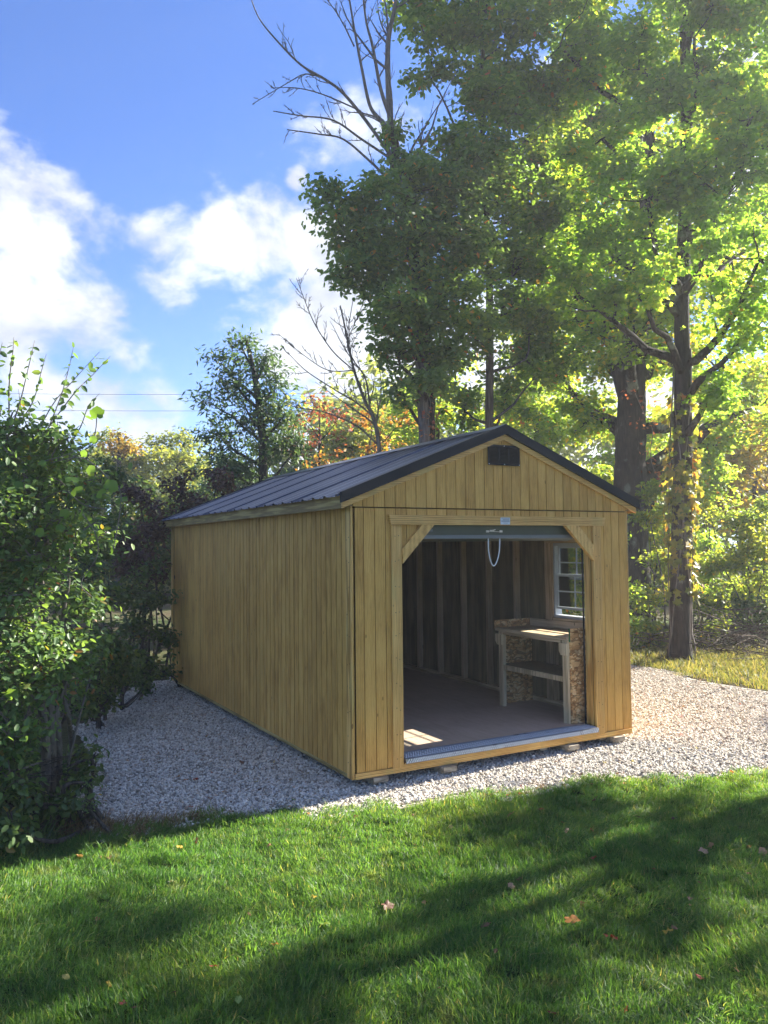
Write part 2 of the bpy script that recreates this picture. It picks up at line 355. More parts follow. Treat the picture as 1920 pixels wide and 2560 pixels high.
def crown_points(lobes, cov, leaf_len, rng, sub=7, tight=.34, clump=.30, per=14):
    """sub-blobs on every lobe, clumps in every sub-blob, leaves in every clump"""
    subs = []; cl = []; lp = []; ln = []; lt = []
    for (c, r) in lobes:
        c = np.array(c, float); r = np.array(r, float)
        area = pi*r[0]*r[2]; nl = cov*area/(.33*leaf_len**2); k = max(4, int(sub*(.7+.6*rng.random())))
        for j in range(k):
            d = rng.normal(0, 1, 3); d /= np.linalg.norm(d); u = rng.uniform(.35, 1.0)
            s = c + d*r*u*.95; subs.append(s); rs = r*tight*rng.uniform(.75, 1.5)
            nc = max(2, int(nl/k/per)); t0 = rng.normal(0, .13)
            dd = rng.normal(0, 1, (nc, 3)); dd /= np.linalg.norm(dd, axis=1)[:, None]
            cc = s + dd*rs*(rng.random((nc, 1))**.45)*np.array([1.15, 1.15, .8]); cl.append(cc)
            q = np.repeat(cc, per, axis=0); off = rng.normal(0, 1, q.shape)*clump*np.array([1, 1, .55])*leaf_len*3.2
            lp.append(q+off); n_ = (q+off-s)*np.array([.4, .4, .4])/max(rs.mean(), .05); n_[:, 2] += .75; ln.append(n_)
            lt.append(np.full(len(q), t0) + np.repeat(rng.normal(0, .08, nc), per))
    P = np.concatenate(lp); D = np.concatenate(ln); T = np.concatenate(lt)
    T = np.clip(rng.beta(2.2, 2.6, len(P)) + T, 0, .88)
    odd = rng.random(len(P)) < .02; T[odd] = rng.uniform(.93, 1, odd.sum())
    D /= np.linalg.norm(D, axis=1)[:, None]
    return np.array(subs), np.concatenate(cl), P, D, T

def curve(a, b, n, rng, bow=.12, rise=.15):
    a = np.array(a, float); b = np.array(b, float); t = np.linspace(0, 1, n)[:, None]; L = np.linalg.norm(b-a)
    mid = rng.normal(0, bow*L, 3); mid[2] -= rise*L
    P = a*(1-t)+b*t + mid*(4*t*(1-t))*.5
    P[1:-1] += rng.normal(0, .018*L, P[1:-1].shape)
    return P

def smooth_path(pts, n=14):
    pts = np.array(pts, float); t = np.linspace(0, len(pts)-1, n*(len(pts)-1)//2+2); o = []
    for x in t:
        i = int(min(x, len(pts)-2)); u = x-i
        p0 = pts[max(i-1, 0)]; p1 = pts[i]; p2 = pts[i+1]; p3 = pts[min(i+2, len(pts)-1)]
        o.append(.5*((2*p1)+(-p0+p2)*u+(2*p0-5*p1+4*p2-p3)*u*u+(-p0+3*p1-3*p2+p3)*u**3))
    return np.array(o)

def tree(name, label, cat, trunk, r0, r1, lobes, mat, bmat, leaf_len=.09, cov=2.2, shape='oval', seed=1, sub=7, per=14,
         group=None, twigs=.35, kind=None, tight=.34, sides=10, trunks=None, flare=1.35, crown='crown', clump=.30, limb_r=.42, extra_crowns=()):
    rng = np.random.default_rng(seed); T = smooth_path(trunk); base = T[0].copy()
    root = empty(name, base); tag(root, label, cat, group, kind)
    n = len(T); rad = np.linspace(r0, r1, n); rad[0] *= flare; rad[1] *= 1+(flare-1)*.35
    rad *= 1+rng.normal(0, .03, n)
    mb = MB(); mb.tube(T-base, rad, sides)
    for (tp, ra, rb) in (trunks or []):
        q = smooth_path(tp); mb.tube(q-base, np.linspace(ra, rb, len(q)), 7)
    nodes = [T]; nr = [rad]
    S, C, P, D, tint = crown_points(lobes, cov, leaf_len, rng, sub, tight, clump, per)
    for (c, r) in lobes:
        # the limb leaves the trunk below the lobe
        dz = T[:, 2] - (c[2] - np.linalg.norm((c-T.mean(0))[:2])*.55 - .3)
        dist = np.abs(dz) + .25*np.linalg.norm((T-c)[:, :2], axis=1); i = int(np.argmin(dist)); i = max(i, n//5)
        q = curve(T[i], c, 7, rng); rr = min(rad[i]*.75, limb_r*r0*.9); ra = np.linspace(rr, rr*.3, 7)
        mb.tube(q-base, ra, 6); nodes.append(q); nr.append(ra)
    A = np.concatenate(nodes); AR = np.concatenate(nr)
    n2 = []; 
    for s in S:
        d = np.linalg.norm(A-s, axis=1)+ np.maximum(0, A[:, 2]-s[2])*.6; i = int(np.argmin(d))
        if d[i] > .1:
            q = curve(A[i], s, 5, rng); rr = max(min(AR[i]*.6, .03+r0*.06), .008); mb.tube(q-base, np.linspace(rr, rr*.35, 5), 4, False); n2.append(q)
    A2 = np.concatenate(n2) if n2 else A
    pick = C[rng.random(len(C)) < twigs]
    for s in pick[:2600]:
        d = np.abs(A2-s).sum(1); i = int(np.argmin(d))
        if d[i] < 3.5: mb.tube(np.array([A2[i], (A2[i]+s)/2+rng.normal(0, .03, 3), s])-base, [.007, .005, .003], 3, False)
    mb.build('trunk', bmat, root, smooth=True)
    o = link(bpy.data.objects.new(crown, leaves_mesh(crown, P-base, D, leaf_len, rng, shape, mat, tint)), root); o['kind'] = 'stuff'
    for (nm, lb, m2, cv) in extra_crowns:
        S, C, P, D, tint = crown_points(lb, cv, leaf_len, rng, 5, .4, clump, 8)
        o = link(bpy.data.objects.new(nm, leaves_mesh(nm, P-base, D, leaf_len, rng, shape, m2, tint)), root); o['kind'] = 'stuff'
    return root

def on_ground(px, py):
    p0 = at(px, py, 1.0)-CAM; t = -CAM[2]/p0[2]; q = CAM+p0*t; q[2] = 0; return q

# ------------------------------------------------------------------ ground, gravel, lawn
def inpoly(poly, x, y):
    c = np.zeros(np.shape(x), bool); n = len(poly)
    for i in range(n):
        x1, y1 = poly[i]; x2, y2 = poly[(i+1) % n]
        hit = ((y1 > y) != (y2 > y)) & (x < (x2-x1)*(y-y1)/(y2-y1+1e-12)+x1); c ^= hit
    return c
GRAVEL = [(-1.97, -.02), (-1.75, -.10), (-1.52, -.06), (-1.25, -.02), (-.98, -.10), (-.6, -.33), (-.25, -.42), (.08, -.56), (.5, -.60), (1.08, -.74), (1.6, -.78), (2.15, -.96), (2.6, -1.16), (3.13, -1.34), (4.2, -1.7), (6, -2.6), (9, -4.6),
          (14, -7.5), (14, -5), (9.5, -1.6), (7.3, .2), (6.55, 1.0), (6.5, 2.0), (6.9, 3.2), (6.6, 4.2), (5.6, 5.4), (4.6, 6.6), (3, 7.3), (.8, 7.0), (-.15, 6.0), (-.6, 5.62), (-1.2, 5.35), (-1.35, 4.2), (-1.62, 2.8), (-1.75, 1.6), (-1.9, .7)]
def sheet(name, poly, z, mat, kind='structure'):
    me = bpy.data.meshes.new(name); me.from_pydata([(x, y, z) for x, y in poly], [], [list(range(len(poly)))]); me.materials.append(mat)
    o = bpy.data.objects.new(name, me); link(o); o['kind'] = kind; return o
M = Mat('soil_and_litter'); tcn = M.n('ShaderNodeTexCoord'); a = M.noise(tcn.outputs['Object'], .35, 5, .6); b = M.noise(tcn.outputs['Object'], 18., 6, .7)
m_soil = M.pbr(M.mix(M.math('MULTIPLY', M.math('SUBTRACT', a, .42, True), 4., True), M.ramp(b, [(.3, (.035, .028, .016)), (.7, (.11, .085, .050))]), M.ramp(b, [(.3, (.030, .055, .014)), (.7, (.07, .11, .03))])), .95, .1, normal=M.bump(b, .8, .03))
M = Mat('lawn_soil'); tcn = M.n('ShaderNodeTexCoord'); b = M.noise(tcn.outputs['Object'], 30., 5, .7)
m_lawn = M.pbr(M.ramp(b, [(.3, (.014, .028, .008)), (.7, (.035, .060, .016))]), .95, .1)
M = Mat('gravel_bed'); tcn = M.n('ShaderNodeTexCoord'); v = M.n('ShaderNodeTexVoronoi', Vector=tcn.outputs['Object'], Scale=34.); sp = M.n('ShaderNodeSeparateColor', Color=v.outputs[1])
m_gbed = M.pbr(M.ramp(sp.outputs[0], [(0, (.20, .175, .14)), (1, (.46, .41, .34))]), .9, .2, normal=M.bump(v.outputs[0], 1., .02))
sheet('ground', [(-120, -120), (120, -120), (120, 160), (-120, 160)], -.008, m_soil)
sheet('gravel_bed', GRAVEL, .004, m_gbed)
EDGE = [p for p in GRAVEL[:18]]
LAWN = [(-9, -14), (14, -14), (14, -7.5)] + EDGE[::-1][1:] + [(-2.6, .35), (-4, .9), (-9, 2)]
sheet('lawn', LAWN, 0., m_lawn)

def scatter(name, poly, objs, density, smin, smax, tilt, mat, seed, z=.006, dens_attr=None, grid=.35, lay=0):
    """base sheet with one node tree that sets small meshes all over it"""
    xs = np.array([p[0] for p in poly]); ys = np.array([p[1] for p in poly])
    x0, x1, y0, y1 = xs.min(), xs.max(), ys.min(), ys.max()
    X, Y = np.meshgrid(np.arange(x0, x1, grid), np.arange(y0, y1, grid)); X = X.ravel(); Y = Y.ravel()
    ok = inpoly(poly, X+grid/2, Y+grid/2); X = X[ok]; Y = Y[ok]
    V = np.stack([np.stack([X, Y, 0*X], 1), np.stack([X+grid, Y, 0*X], 1), np.stack([X+grid, Y+grid, 0*X], 1), np.stack([X, Y+grid, 0*X], 1)], 1).reshape(-1, 3); V[:, 2] = z
    dens_ = np.ones(len(X)) if dens_attr is None else dens_attr(X+grid/2, Y+grid/2)
    me = mesh_np(name, V, np.full(len(X), 4), np.arange(len(V)), mat, attrs={'dens': dens_})
    o = bpy.data.objects.new(name, me); link(o); o['kind'] = 'stuff'
    col = bpy.data.collections.new(name+'_pieces')
    for q in objs: col.objects.link(q)
    g = bpy.data.node_groups.new(name, 'GeometryNodeTree')
    g.interface.new_socket('Geometry', in_out='INPUT', socket_type='NodeSocketGeometry'); g.interface.new_socket('Geometry', in_out='OUTPUT', socket_type='NodeSocketGeometry')
    n = g.nodes; l = g.links; i_ = n.new('NodeGroupInput'); o_ = n.new('NodeGroupOutput')
    dp = n.new('GeometryNodeDistributePointsOnFaces'); dp.distribute_method = 'RANDOM'; dp.inputs['Seed'].default_value = seed
    na = n.new('GeometryNodeInputNamedAttribute'); na.data_type = 'FLOAT'; na.inputs[0].default_value = 'dens'
    mm = n.new('ShaderNodeMath'); mm.operation = 'MULTIPLY'; mm.inputs[1].default_value = density; l.new(na.outputs[0], mm.inputs[0]); l.new(mm.outputs[0], dp.inputs['Density'])
    ci = n.new('GeometryNodeCollectionInfo'); ci.inputs['Collection'].default_value = col; ci.inputs['Separate Children'].default_value = True; ci.inputs['Reset Children'].default_value = True
    ip = n.new('GeometryNodeInstanceOnPoints'); ip.inputs['Pick Instance'].default_value = True
    rv = n.new('FunctionNodeRandomValue'); rv.data_type = 'FLOAT_VECTOR'; rv.inputs[0].default_value = (-tilt, -tilt, 0); rv.inputs[1].default_value = (tilt, tilt, 6.283)
    rs = n.new('FunctionNodeRandomValue'); rs.data_type = 'FLOAT'; rs.inputs[2].default_value = smin; rs.inputs[3].default_value = smax; rs.inputs['Seed'].default_value = 3
    l.new(i_.outputs[0], dp.inputs['Mesh']); l.new(dp.outputs['Points'], ip.inputs['Points']); l.new(ci.outputs[0], ip.inputs['Instance'])
    l.new(rv.outputs[0], ip.inputs['Rotation']); l.new(rs.outputs[1], ip.inputs['Scale'])
    if lay:
        ps = n.new('GeometryNodeInputPosition'); no = n.new('ShaderNodeTexNoise'); no.inputs['Scale'].default_value = 1.6; no.inputs['Detail'].default_value = 4
        sb = n.new('ShaderNodeVectorMath'); sb.operation = 'SUBTRACT'; sb.inputs[1].default_value = (.5, .5, .5); ml = n.new('ShaderNodeVectorMath'); ml.operation = 'MULTIPLY'; ml.inputs[1].default_value = (lay, lay, 0)
        ri = n.new('GeometryNodeRotateInstances'); ri.inputs['Local Space'].default_value = False
        l.new(ps.outputs[0], no.inputs['Vector']); l.new(no.outputs['Color'], sb.inputs[0]); l.new(sb.outputs[0], ml.inputs[0]); l.new(ml.outputs[0], ri.inputs['Rotation'])
        l.new(ps.outputs[0], ri.inputs['Pivot Point']); l.new(ip.outputs[0], ri.inputs['Instances']); l.new(ri.outputs[0], o_.inputs[0])
    else: l.new(ip.outputs[0], o_.inputs[0])
    md = o.modifiers.new('scatter', 'NODES'); md.node_group = g
    return o

# gravel stones
M = Mat('crushed_limestone'); oi = M.n('ShaderNodeObjectInfo'); tcn = M.n('ShaderNodeTexCoord')
b = M.noise(tcn.outputs['Object'], 60., 4, .6)
c = M.ramp(oi.outputs['Random'], [(0, (.22, .195, .155)), (.25, (.44, .395, .325)), (.6, (.64, .585, .49)), (.92, (.80, .745, .645)), (1, (.42, .29, .19))])
m_stone = M.pbr(M.mix(.35, c, M.ramp(b, [(.3, (.6, .6, .6)), (.7, (1.25, 1.25, 1.25))]), 'MULTIPLY'), .85, .3)
import bmesh
def stone(i):
    bm = bmesh.new(); bmesh.ops.create_icosphere(bm, subdivisions=1, radius=.0090); rr = random.Random(i)
    sx, sy, sz = rr.uniform(.8, 1.35), rr.uniform(.7, 1.1), rr.uniform(.5, .85)
    for v in bm.verts: v.co = Vector((v.co.x*sx, v.co.y*sy, v.co.z*sz))*rr.uniform(.72, 1.22)
    me = bpy.data.meshes.new('stone'); bm.to_mesh(me); bm.free(); me.materials.append(m_stone)
    return bpy.data.objects.new('stone', me)
def gdens(X, Y):
    d = np.hypot(X-CAM[0], Y-CAM[1]); return np.clip(1.25-d/16, .35, 1)
scatter('gravel', GRAVEL, [stone(i) for i in range(9)], 5600, .65, 1.45, .9, m_gbed, 4, .012, gdens)
scatter('gravel_stones_on_top', [(x, y) for x, y in GRAVEL], [stone(i+20) for i in range(5)], 260, 1.2, 1.9, .9, m_gbed, 9, .021, gdens)

# grass blades
def blades(name, n, rad, hmin, hmax, seed, mat, lean=.5, w=.0028):
    rng = np.random.default_rng(seed); V = []; loops = []; sizes = []; tint = []
    for i in range(n):
        a = rng.uniform(0, 2*pi); r = rad*math.sqrt(rng.random()); p = np.array([r*cos(a), r*sin(a), -.004])
        h = rng.uniform(hmin, hmax); f = rng.uniform(0, 2*pi); d = np.array([cos(f), sin(f), 0]); ln = abs(rng.normal(0, lean)); s = np.array([-sin(f+.6), cos(f+.6), 0])*w*rng.uniform(.7, 1.4)
        k = len(V)
        for t, ww in ((0, 1), (.4, .9), (.75, .6), (1, 0)):
            q = p + np.array([0, 0, h*(t-.22*ln*t*t)]) + d*h*ln*t*t
            if ww: V += [q-s*ww, q+s*ww]
            else: V.append(q)
        for j in (0, 2): loops += [k+j, k+j+1, k+j+3, k+j+2]; sizes.append(4)
        loops += [k+4, k+5, k+6]; sizes.append(3); tint += [rng.random()]*3
    return bpy.data.objects.new(name, mesh_np(name, np.array(V), sizes, loops, mat, attrs={'tint': tint}))
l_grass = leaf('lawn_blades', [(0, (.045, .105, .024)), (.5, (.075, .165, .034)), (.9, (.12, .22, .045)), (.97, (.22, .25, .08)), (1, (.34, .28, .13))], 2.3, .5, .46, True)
l_dry = leaf('dry_blades', [(0, (.13, .085, .04)), (.6, (.24, .16, .08)), (1, (.36, .27, .14))], 1.0, .8, .25)
l_rough = leaf('verge_blades', [(0, (.09, .12, .035)), (.5, (.17, .18, .055)), (1, (.34, .27, .12))], 1.8, .6, .4)
l_tall = leaf('tall_dark_blades', [(0, (.022, .060, .015)), (.7, (.045, .10, .022)), (1, (.10, .14, .03))], 1.6, .5, .38)
def near(X, Y):
    d = np.hypot(X-CAM[0], Y-CAM[1]); return np.clip(1.45-d/9, .45, 1)
NEARLAWN = [(-6, -8), (9, -8), (9, -4.6)] + EDGE[::-1][1:] + [(-2.3, .15), (-4, .5), (-6, 1)]
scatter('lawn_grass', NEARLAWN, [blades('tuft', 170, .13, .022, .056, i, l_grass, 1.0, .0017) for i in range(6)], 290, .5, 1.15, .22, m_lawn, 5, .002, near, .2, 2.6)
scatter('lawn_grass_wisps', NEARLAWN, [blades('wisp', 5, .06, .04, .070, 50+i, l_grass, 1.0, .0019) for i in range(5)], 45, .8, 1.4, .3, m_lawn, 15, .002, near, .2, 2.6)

VERGE = [(6.6, .95), (6.55, 2.0), (6.95, 3.2), (6.65, 4.2), (7.6, 5), (9.5, 4.5), (11, 2), (10, -1), (7.4, .3)]
scatter('verge_grass', VERGE, [blades('dry_tuft', 60, .16, .04, .13, 70+i, l_rough, .8, .004) for i in range(4)], 22, .7, 1.4, .3, m_soil, 6, .0, None, .3)
DEADG = [(-2.15, .12), (-1.95, -.08), (-1.7, -.16), (-1.45, -.12), (-1.2, -.06), (-1.22, .05), (-1.5, .10), (-1.8, .18), (-2.0, .35), (-2.2, .4)]
scatter('dead_grass', DEADG, [blades('dead_tuft', 60, .09, .03, .09, 90+i, l_dry, 1.3, .002) for i in range(4)], 150, .7, 1.3, .4, m_soil, 7, .004, None, .06)
EDGEG = [(-3.6, .0), (-2.2, .02), (-2.05, .35), (-2.0, 1.2), (-2.1, 2.5), (-3.8, 2.2)]
scatter('tall_edge_grass', EDGEG, [blades('tall_tuft', 50, .12, .10, .26, 120+i, l_tall, .8, .004) for i in range(4)], 45, .7, 1.3, .3, m_soil, 8, .0, None, .12)
STRAW = [(.35, -.66), (.7, -.60), (1.2, -.70), (1.6, -.62), (2.0, -.85), (2.7, -1.05), (3.4, -1.35), (3.3, -1.5), (2.5, -1.2), (1.9, -1.0), (1.0, -.82)]
l_straw = leaf('pine_straw', [(0, (.30, .16, .06)), (1, (.52, .33, .16))], 1.0, .8, .2)
scatter('fallen_straw', STRAW, [blades('straw', 16, .06, .01, .05, 140+i, l_straw, 2.2, .002) for i in range(4)], 60, .6, 1.2, .6, m_gbed, 11, .014, None, .06)

# leaf litter too small to pick apart
def flake(i, t):
    rng = np.random.default_rng(900+i); k = 9; a = np.linspace(0, 2*pi, k, endpoint=False); r = .014*(1+.3*np.cos(5*a)+rng.normal(0, .1, k)); V = [(0, 0, .004)]+[(r[j]*cos(a[j]), r[j]*sin(a[j])*.75, abs(rng.normal(0, .004))) for j in range(k)]
    return bpy.data.objects.new('leaf_flake', mesh_np('leaf_flake', np.array(V), [3]*k, [q for j in range(k) for q in (0, 1+j, 1+(j+1) % k)], l_litter, False, {'tint': [t]*k}))
l_litter = leaf('litter', [(0, (.10, .05, .03)), (.35, (.25, .13, .06)), (.6, (.42, .22, .06)), (.8, (.34, .07, .04)), (1, (.45, .36, .10))], 1.0, .7, .2)
scatter('leaf_litter', GRAVEL, [flake(i, t) for i, t in enumerate((0, .2, .35, .5, .6, .8, 1))], 7, .6, 1.5, .4, m_gbed, 31, .030)
scatter('lawn_litter', NEARLAWN, [flake(i+20, t) for i, t in enumerate((0, .2, .35, .5, .8, 1))], 5, .6, 1.5, .6, m_lawn, 32, .040)

# ------------------------------------------------------------------ the shed
W, L, H = 3.05, 5.687, 2.175
shed = empty('wooden_garage_shed', (0, 0, GZ)); tag(shed, 'golden brown stained wooden shed with black ribbed metal roof and open roll-up door', 'shed')
SL = .393; OE = .105; ZF = 2.159; TOP = .117
zlow = lambda x: ZF + SL*(min(x, W-x)+OE)        # lower line of the rake fascia
zroof = lambda x: zlow(x)+TOP
def part(name, mb, mat, parent=shed, smooth=False, kind=None):
    o = mb.build(name, mat, parent, smooth)
    if kind: o['kind'] = kind
    return o
BW = .1016; GAP = .0032
# left wall
lw = part('left_wall', MB().box(.0065, .022, .0, L, .0, 2.20), m_groove)
GL_ = .0125
bm_ = MB().bbox(0, .0062, 0, BW-GL_, 0, 2.19, .0012).mesh('siding_board', m_side)
rng = random.Random(5)
for i in range(int(L/BW)):
    y0 = i*BW
    if y0 < .085: continue
    o = bpy.data.objects.new('siding_board', bm_); link(o, lw); o.location = (rng.uniform(-.0012, .0006), y0+GL_/2, .0)
# corner trims
part('corner_trim', MB().bbox(-.019, .0005, -.0008, .092, -.002, 2.20, .0015), m_trim)
part('corner_trim', MB().bbox(W, W+.019, -.001, .09, -.002, 2.20, .004), m_trim)
part('corner_trim', MB().bbox(-.019, .0, L-.09, L, -.002, 2.20, .004), m_trim)
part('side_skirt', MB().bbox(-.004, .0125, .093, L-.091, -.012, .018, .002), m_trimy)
# front wall: boards between the skirt and the gable band, cut round the opening
OX0, OX1, OZ = .45, 2.585, 2.03
fw = part('front_wall', MB().box(.0, OX0, .013, .022, .045, 2.19).box(OX1, W, .013, .022, .045, 2.19).box(OX0, OX1, .013, .022, OZ, 2.19)
          .prism([(.45, 1.73), (.735, 2.03), (.45, 2.03)], .013, .022).prism([(2.585, 1.71), (2.585, 2.03), (2.24, 2.03)], .013, .022), m_groove)
def bottom(x):
    if x < OX0 or x > OX1: return .045
    a = 1.72 + (x-.45); b = 1.70 + (2.585-x)*.95
    return max(min(a, OZ), min(b, OZ)) if (a < OZ or b < OZ) and False else (a if a < OZ else (b if b < OZ else OZ))
ib = 0
for i in range(31):
    x0, x1 = i*BW+GAP, min((i+1)*BW-GAP, W-.001)
    if i == 0: x0 = .001
    if x1-x0 < .01: continue
    segs = []
    cuts = [x0] + [c for c in (OX0, .76, 2.225, OX1) if x0 < c < x1] + [x1]
    for a, b in zip(cuts[:-1], cuts[1:]):
        mid = (a+b)/2
        if mid < OX0 or mid > OX1: za = zb = .046
        else: za, zb = bottom(a+1e-4), bottom(b-1e-4)
        segs.append((a, b, za, zb))
    mbd = MB()
    for (a, b, za, zb) in segs: mbd.prism([(a, za), (b, zb), (b, 2.166), (a, 2.166)], 0., .013)
    o = part('siding_board', mbd, m_side, fw)
# gable
gb = part('gable', MB().prism([(0, 2.178), (W, 2.178), (W, zlow(W)+.02), (W/2, zlow(W/2)+.06), (0, zlow(0)+.02)], .003, .012), m_groove)
for i in range(31):
    x0, x1 = max(i*BW+GAP*1.0-.012, .001), min((i+1)*BW-GAP-.012, W-.001)
    if x1-x0 < .01: continue
    pl = [(x0, 2.176), (x1, 2.176), (x1, zlow(x1)+.03)] + ([(W/2, zlow(W/2)+.03)] if x0 < W/2 < x1 else []) + [(x0, zlow(x0)+.03)]
    part('siding_board', MB().prism(pl, -.0145, .003), m_side, gb)
# front skirt and rim
part('front_skirt', MB().prism([(.004, .0), (W-.004, .0), (W-.004, .044), (OX1+.02, .044), (OX1+.02, .066), (OX0-.0, .066), (OX0-.0, .044), (.004, .044)], -.016, .012), m_trimh)
# door posts, header, braces
part('door_post', MB().bbox(.350, .450, -.020, -.001, .040, 2.029, .003), m_trim)
part('door_post', MB().bbox(2.585, 2.69, -.020, -.001, .040, 2.029, .003), m_trim)
part('door_jamb', MB().bbox(.432, .4495, .0, .11, .12, 1.74, .002), m_trim)
part('door_jamb', MB().bbox(2.5855, 2.606, .0, .115, .12, 2.03, .002), m_trim)
hb = part('header_beam', MB().prism([(.322, 2.112), (.338, 2.03), (2.715, 2.03), (2.735, 2.112)], -.040, -.001), m_trimh)
def brace(pts):
    return part('corner_brace', MB().prism(pts, -.034, -.001), m_brace)
m_brace = wood('stained_brace', (.40, .190, .040), (.68, .375, .100), (.82, .52, .175), (3, 10, 3), .25, .5, .07, .3, (.42, .33, .10))
brace([(.450, 1.705), (.765, 2.029), (.640, 2.029), (.450, 1.83)])
brace([(2.584, 1.69), (2.584, 1.84), (2.395, 2.029), (2.235, 2.029)])
# sticker with its print
st = part('sticker', MB().box(1.462, 1.568, -.0415, -.0405, 2.036, 2.098), Mat('label_paper').pbr((.55, .60, .64), .45, .4), hb)
m_ink = Mat('black_ink').pbr((.02, .02, .02), .5, .3); m_ink2 = Mat('grey_ink').pbr((.20, .20, .19), .5, .3); m_ink3 = Mat('red_ink').pbr((.30, .12, .10), .5, .3)
part('printed_bar', MB().box(1.470, 1.562, -.0425, -.0418, 2.064, 2.0695), m_ink, hb)
part('printed_line', MB().box(1.472, 1.560, -.0425, -.0418, 2.088, 2.0915).box(1.486, 1.512, -.0425, -.0418, 2.0755, 2.0815).box(1.530, 1.558, -.0425, -.0418, 2.0755, 2.0815).box(1.490, 1.55, -.0425, -.0418, 2.052, 2.0545).box(1.496, 1.545, -.0425, -.0418, 2.044, 2.0462), m_ink2, hb)
part('printed_word', MB().box(1.514, 1.528, -.0425, -.0418, 2.0755, 2.0815), m_ink3, hb)
# nail heads on the trims
nb = MB()
rr = random.Random(3)
for z in np.arange(.12, 2.1, .2):
    for (x, y, ax) in ((-.0195, .03, 0), (-.0195, .068, 0), (.385, -.0205, 1), (.42, -.0205, 1), (2.62, -.0205, 1), (2.66, -.0205, 1)):
        z_ = z+rr.uniform(-.02, .02); r_ = .0035
        if ax == 0: nb.box(x-.0006, x+.001, y-r_, y+r_, z_-r_, z_+r_)
        else: nb.box(x-r_, x+r_, y-.0006, y+.001, z_-r_, z_+r_)
part('nail_heads', nb, Mat('rusty_nail').pbr((.06, .04, .02), .7, .4), kind='stuff')
# vent
vt = part('gable_vent', MB().box(1.352, 1.692, -.026, -.012, 2.575, 2.745), m_vent)
part('vent_frame', MB().box(1.345, 1.70, -.032, -.0262, 2.735, 2.752).box(1.345, 1.70, -.032, -.0262, 2.568, 2.585).box(1.345, 1.362, -.032, -.0262, 2.5855, 2.7345).box(1.683, 1.70, -.032, -.0262, 2.5855, 2.7345)
     .box(1.458, 1.476, -.031, -.0262, 2.5855, 2.7345).box(1.569, 1.587, -.031, -.0262, 2.5855, 2.7345), m_vent, vt)
for c0 in (1.364, 1.478, 1.589):
    for k in range(12):
        z = 2.590+k*.012
        part('louvre', MB().prism([(-.0262, z+.006), (-.0345, z), (-.0335, z-.0015), (-.0262, z+.003)], c0, c0+.092, 'x'), m_vent, vt)
sm = MB().tube([(0, 0, 0), (0, -.004, 0)], .0042, 8).mesh('screw', m_screw)
for (x, z) in ((1.523, 2.7435), (1.523, 2.577), (1.352, 2.577), (1.693, 2.577), (1.693, 2.7435)):
    o = bpy.data.objects.new('screw', sm); link(o, vt); o.location = (x, -.032, z)

# roof
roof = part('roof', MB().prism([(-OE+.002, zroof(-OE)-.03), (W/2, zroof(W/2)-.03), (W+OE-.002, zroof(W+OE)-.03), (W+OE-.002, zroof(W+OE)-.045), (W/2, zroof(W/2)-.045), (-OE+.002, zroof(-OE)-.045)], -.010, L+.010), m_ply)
def panel(wd, side):
    """ribbed steel sheet, eave to ridge; profile runs along y"""
    pr = [(0, 0)]
    k = .0
    while k < wd-.02:
        for (a, h) in ((.004, .019), (.022, .019), (.034, 0), (.098, 0), (.103, .005), (.112, .005), (.117, 0), (.160, 0), (.165, .005), (.174, .005), (.179, 0)):
            if k+a < wd: pr.append((k+a, h))
        k += .2286
    pr.append((wd, 0))
    n = len(pr); V = []; xe = -.152
    for x in (xe, W/2-.004):
        for (y, h) in pr: V.append((x, y, zroof(x) - .0 + h))
        for (y, h) in pr: V.append((x, y, zroof(x) - .0012 + h))
    F = []
    for i in range(n-1):
        F += [(i, 2*n+i, 2*n+i+1, i+1), (n+i+1, 3*n+i+1, 3*n+i, n+i), (i+1, n+i+1, n+i, i), (2*n+i, 3*n+i, 3*n+i+1, 2*n+i+1)]
    if side:
        V = [(W-x, y, z) for x, y, z in V]; F = [f[::-1] for f in F]
    return MB().add(V, F).mesh('roof_panel', m_roof)
full = [panel(.9144, 0), panel(.9144, 1)]; restw = L+.07-6*.9144; last = [panel(restw, 0), panel(restw, 1)]
for s in (0, 1):
    for k in range(7):
        o = bpy.data.objects.new('roof_panel', full[s] if k < 6 else last[s]); link(o, roof); o.location = (0, -.035+k*.9144, -.006+.0006*(k % 2))
RC = .135
part('ridge_cap', MB().prism([(W/2-RC, zroof(W/2-RC)+.021), (W/2, zroof(W/2)+.024), (W/2+RC, zroof(W/2+RC)+.021), (W/2+RC, zroof(W/2+RC)+.0185), (W/2, zroof(W/2)+.0215), (W/2-RC, zroof(W/2-RC)+.0185)], -.068, L+.045), m_roof, roof)
for (ya, yb, yt) in ((-.037, -.0125, (-.062, -.0375)), (L+.013, L+.037, (L+.0375, L+.06))):
    for s in (0, 1):
        X = (lambda x: x) if s == 0 else (lambda x: W-x)
        part('rake_fascia', MB().prism([(X(-OE), zlow(-OE)), (X(W/2-.0005), zlow(W/2)), (X(W/2-.0005), zlow(W/2)+.10), (X(-OE), zlow(-OE)+.10)], ya, yb), m_trimh, roof)
        t0 = -.128
        part('rake_trim', MB().prism([(X(t0), zlow(t0)+.056), (X(W/2), zlow(W/2)+.056), (X(W/2), zroof(W/2)+.018), (X(t0), zroof(t0)+.018)], yt[0], yt[1])
             .prism([(X(t0), zroof(t0)+.0185), (X(W/2), zroof(W/2)+.0185), (X(W/2), zroof(W/2)+.021), (X(t0), zroof(t0)+.021)], yt[0], yt[1]+(.045 if ya < 0 else -.07))
             .prism([(X(t0), zlow(t0)+.051), (X(W/2), zlow(W/2)+.051), (X(W/2), zlow(W/2)+.0555), (X(t0), zlow(t0)+.0555)], yt[0]-(.007 if ya < 0 else -.012), yt[1]-.001), m_rake, roof)
